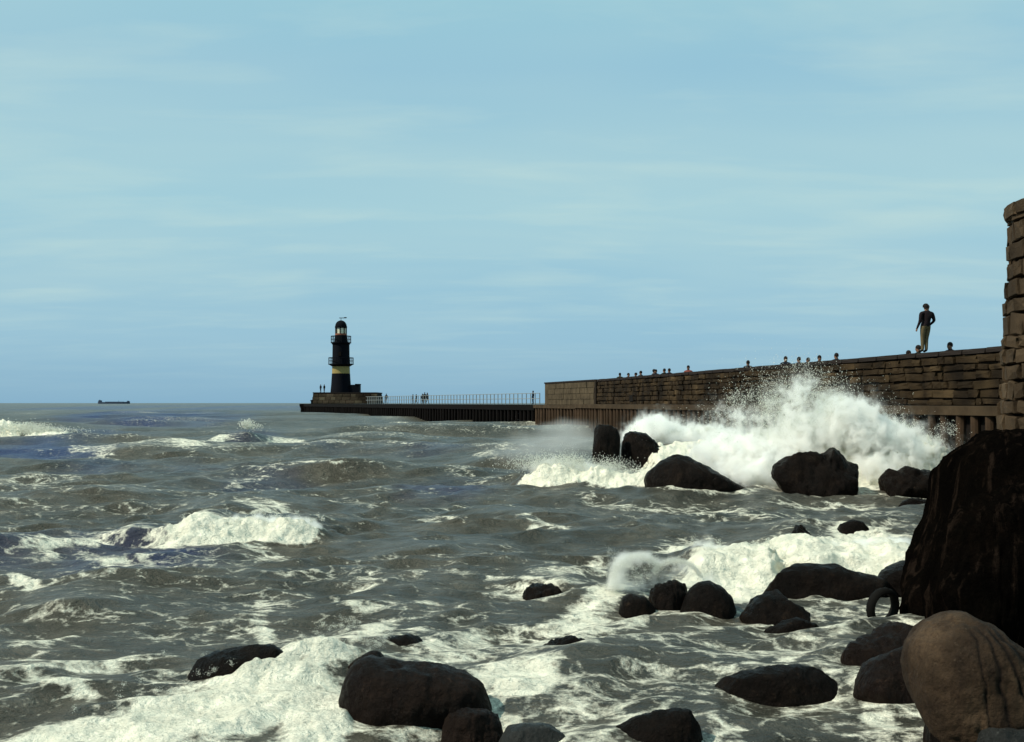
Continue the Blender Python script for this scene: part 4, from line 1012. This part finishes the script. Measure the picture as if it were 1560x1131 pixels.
spray_volume('surf_mist', [(840,712,40,10,.9),(900,718,40,11,.9),(955,732,34,9,.9)], 28.7, .45, .035, 14, 'low white mist tumbling over the foam below the standing stone', nscale=5, warp=.1)
Yd = 12.2
spray_volume('curl_mist', [(942,868,12,20,.75),(958,852,16,11,.8),(982,848,18,9,.7),(938,888,12,14,.7),(962,895,16,14,.45),(1010,856,20,7,.42),(1045,862,18,9,.42),(1020,882,46,22,.34),(1080,888,20,18,.4)], Yd, .13, .014, 16, 'mist curling up behind the three grouped rocks', nscale=9, cut=.1, warp=.05, ns=.8)
spray_volume('breaker_mist', [(1080,840,26,16,.75),(1110,862,30,18,1.0),(1160,856,40,13,1.0),(1230,846,48,11,1.0),(1310,838,46,12,1.1),(1370,836,30,12,1.0)], 14.3, .28, .018, 26, 'soft white mist over the breaker left of the crag', nscale=6, warp=.08)
spray_volume('crest_mist', [(295,805,18,13,1.0),(335,806,28,16,1.1),(385,800,28,13,1.1),(430,798,26,11,1.0),(468,800,20,10,.9),(486,806,10,6,.6)], 16.85, .2, .02, 24, 'soft white mist of the lone breaker at left', nscale=6, warp=.08)
jt = np.concatenate([jets((1120, 1300), (610, 670), Y, 100, .8, 3.0, 150, .07, 4), jets((1280, 1430), (650, 690), Y, 90, 1.0, 1.7, 130, .05, 5, .8), jets((960, 1080), (650, 680), Y + 6.5, 50, .7, 1.5, 120, .05, 6, -.2)])
mist = cloud([(1200,605,38,28,1.0),(1225,588,24,18,.7),(1160,630,36,26,.9),(1110,655,40,18,.6),(1280,612,30,20,.7),(1340,645,35,18,.6),(1400,675,26,12,.4)], Y, .8, 16000, -.02, seed=9, soft=.3)
pts = np.concatenate([mist, jt]); drops('splash_spray', pts, .002 + .010 * RNG.uniform(size=len(pts)) ** 3, 'fine drops thrown up where the wave hits the rocks below the wall')
c2 = cloud([(850,705,35,7,1.0),(910,715,35,7,1.0),(960,728,25,6,.8)], 28.6, .35, 7000, 0, seed=14)
drops('surf_spray', c2, RNG.uniform(.005, .012, len(c2)), 'drops above the foam left of the standing stone')
def ring(cx, cy, r0, a0, a1, n, Yd, jit, dY=.1):
    a = np.radians(RNG.uniform(a0, a1, n)); rr = r0 + RNG.normal(size=n) * jit
    px = cx + np.cos(a) * rr; py = cy - np.sin(a) * rr * .95
    return np.stack([(px - 780) / F * Yd, Yd + RNG.normal(size=n) * dY, EYE + (614 - py) / F * Yd], -1)
cur = np.concatenate([ring(972, 885, 40, 40, 215, 6000, Yd, 4), ring(1030, 892, 40, 20, 150, 5000, Yd, 2), jets((930, 990), (855, 885), Yd, 40, .45, 1.0, 60, .02, 8, -.25)])
wavef = jets((1060, 1390), (830, 850), 14.4, 130, .3, .8, 60, .02, 9)
drops('curl_spray', np.concatenate([cur, wavef]), np.concatenate([RNG.uniform(.0012, .003, len(cur)), RNG.uniform(.002, .005, len(wavef))]), 'fine drops curling over the three grouped rocks and the breaker behind them')
cr = jets((275, 490), (788, 803), 17.0, 110, .25, .8, 80, .02, 10)
drops('crest_spray', cr, .0015 + .006 * RNG.uniform(size=len(cr)) ** 3, 'ragged drops along the crest of the lone breaker at left')
fr = np.concatenate([cloud([(20,653,25,4,1),(60,658,25,3,.8)], 65, .6, 6000, -.1, seed=41), cloud([(376,646,4,3,1),(384,650,7,2,.6)], 58, .4, 500, 0, seed=42)])
drops('far_crest_spray', fr, RNG.uniform(.012, .03, len(fr)), 'white spray blowing off the distant wave crests at left')
nf = np.concatenate([jets((470, 600), (955, 985), 9.6, 50, .3, .7, 80, .015, 51), jets((150, 520), (1020, 1080), 8.2, 60, .2, .5, 60, .012, 52)])
drops('foreground_spray', nf, RNG.uniform(.0008, .0025, len(nf)), 'sprinkle of drops over the foaming surf left of the largest low rock')
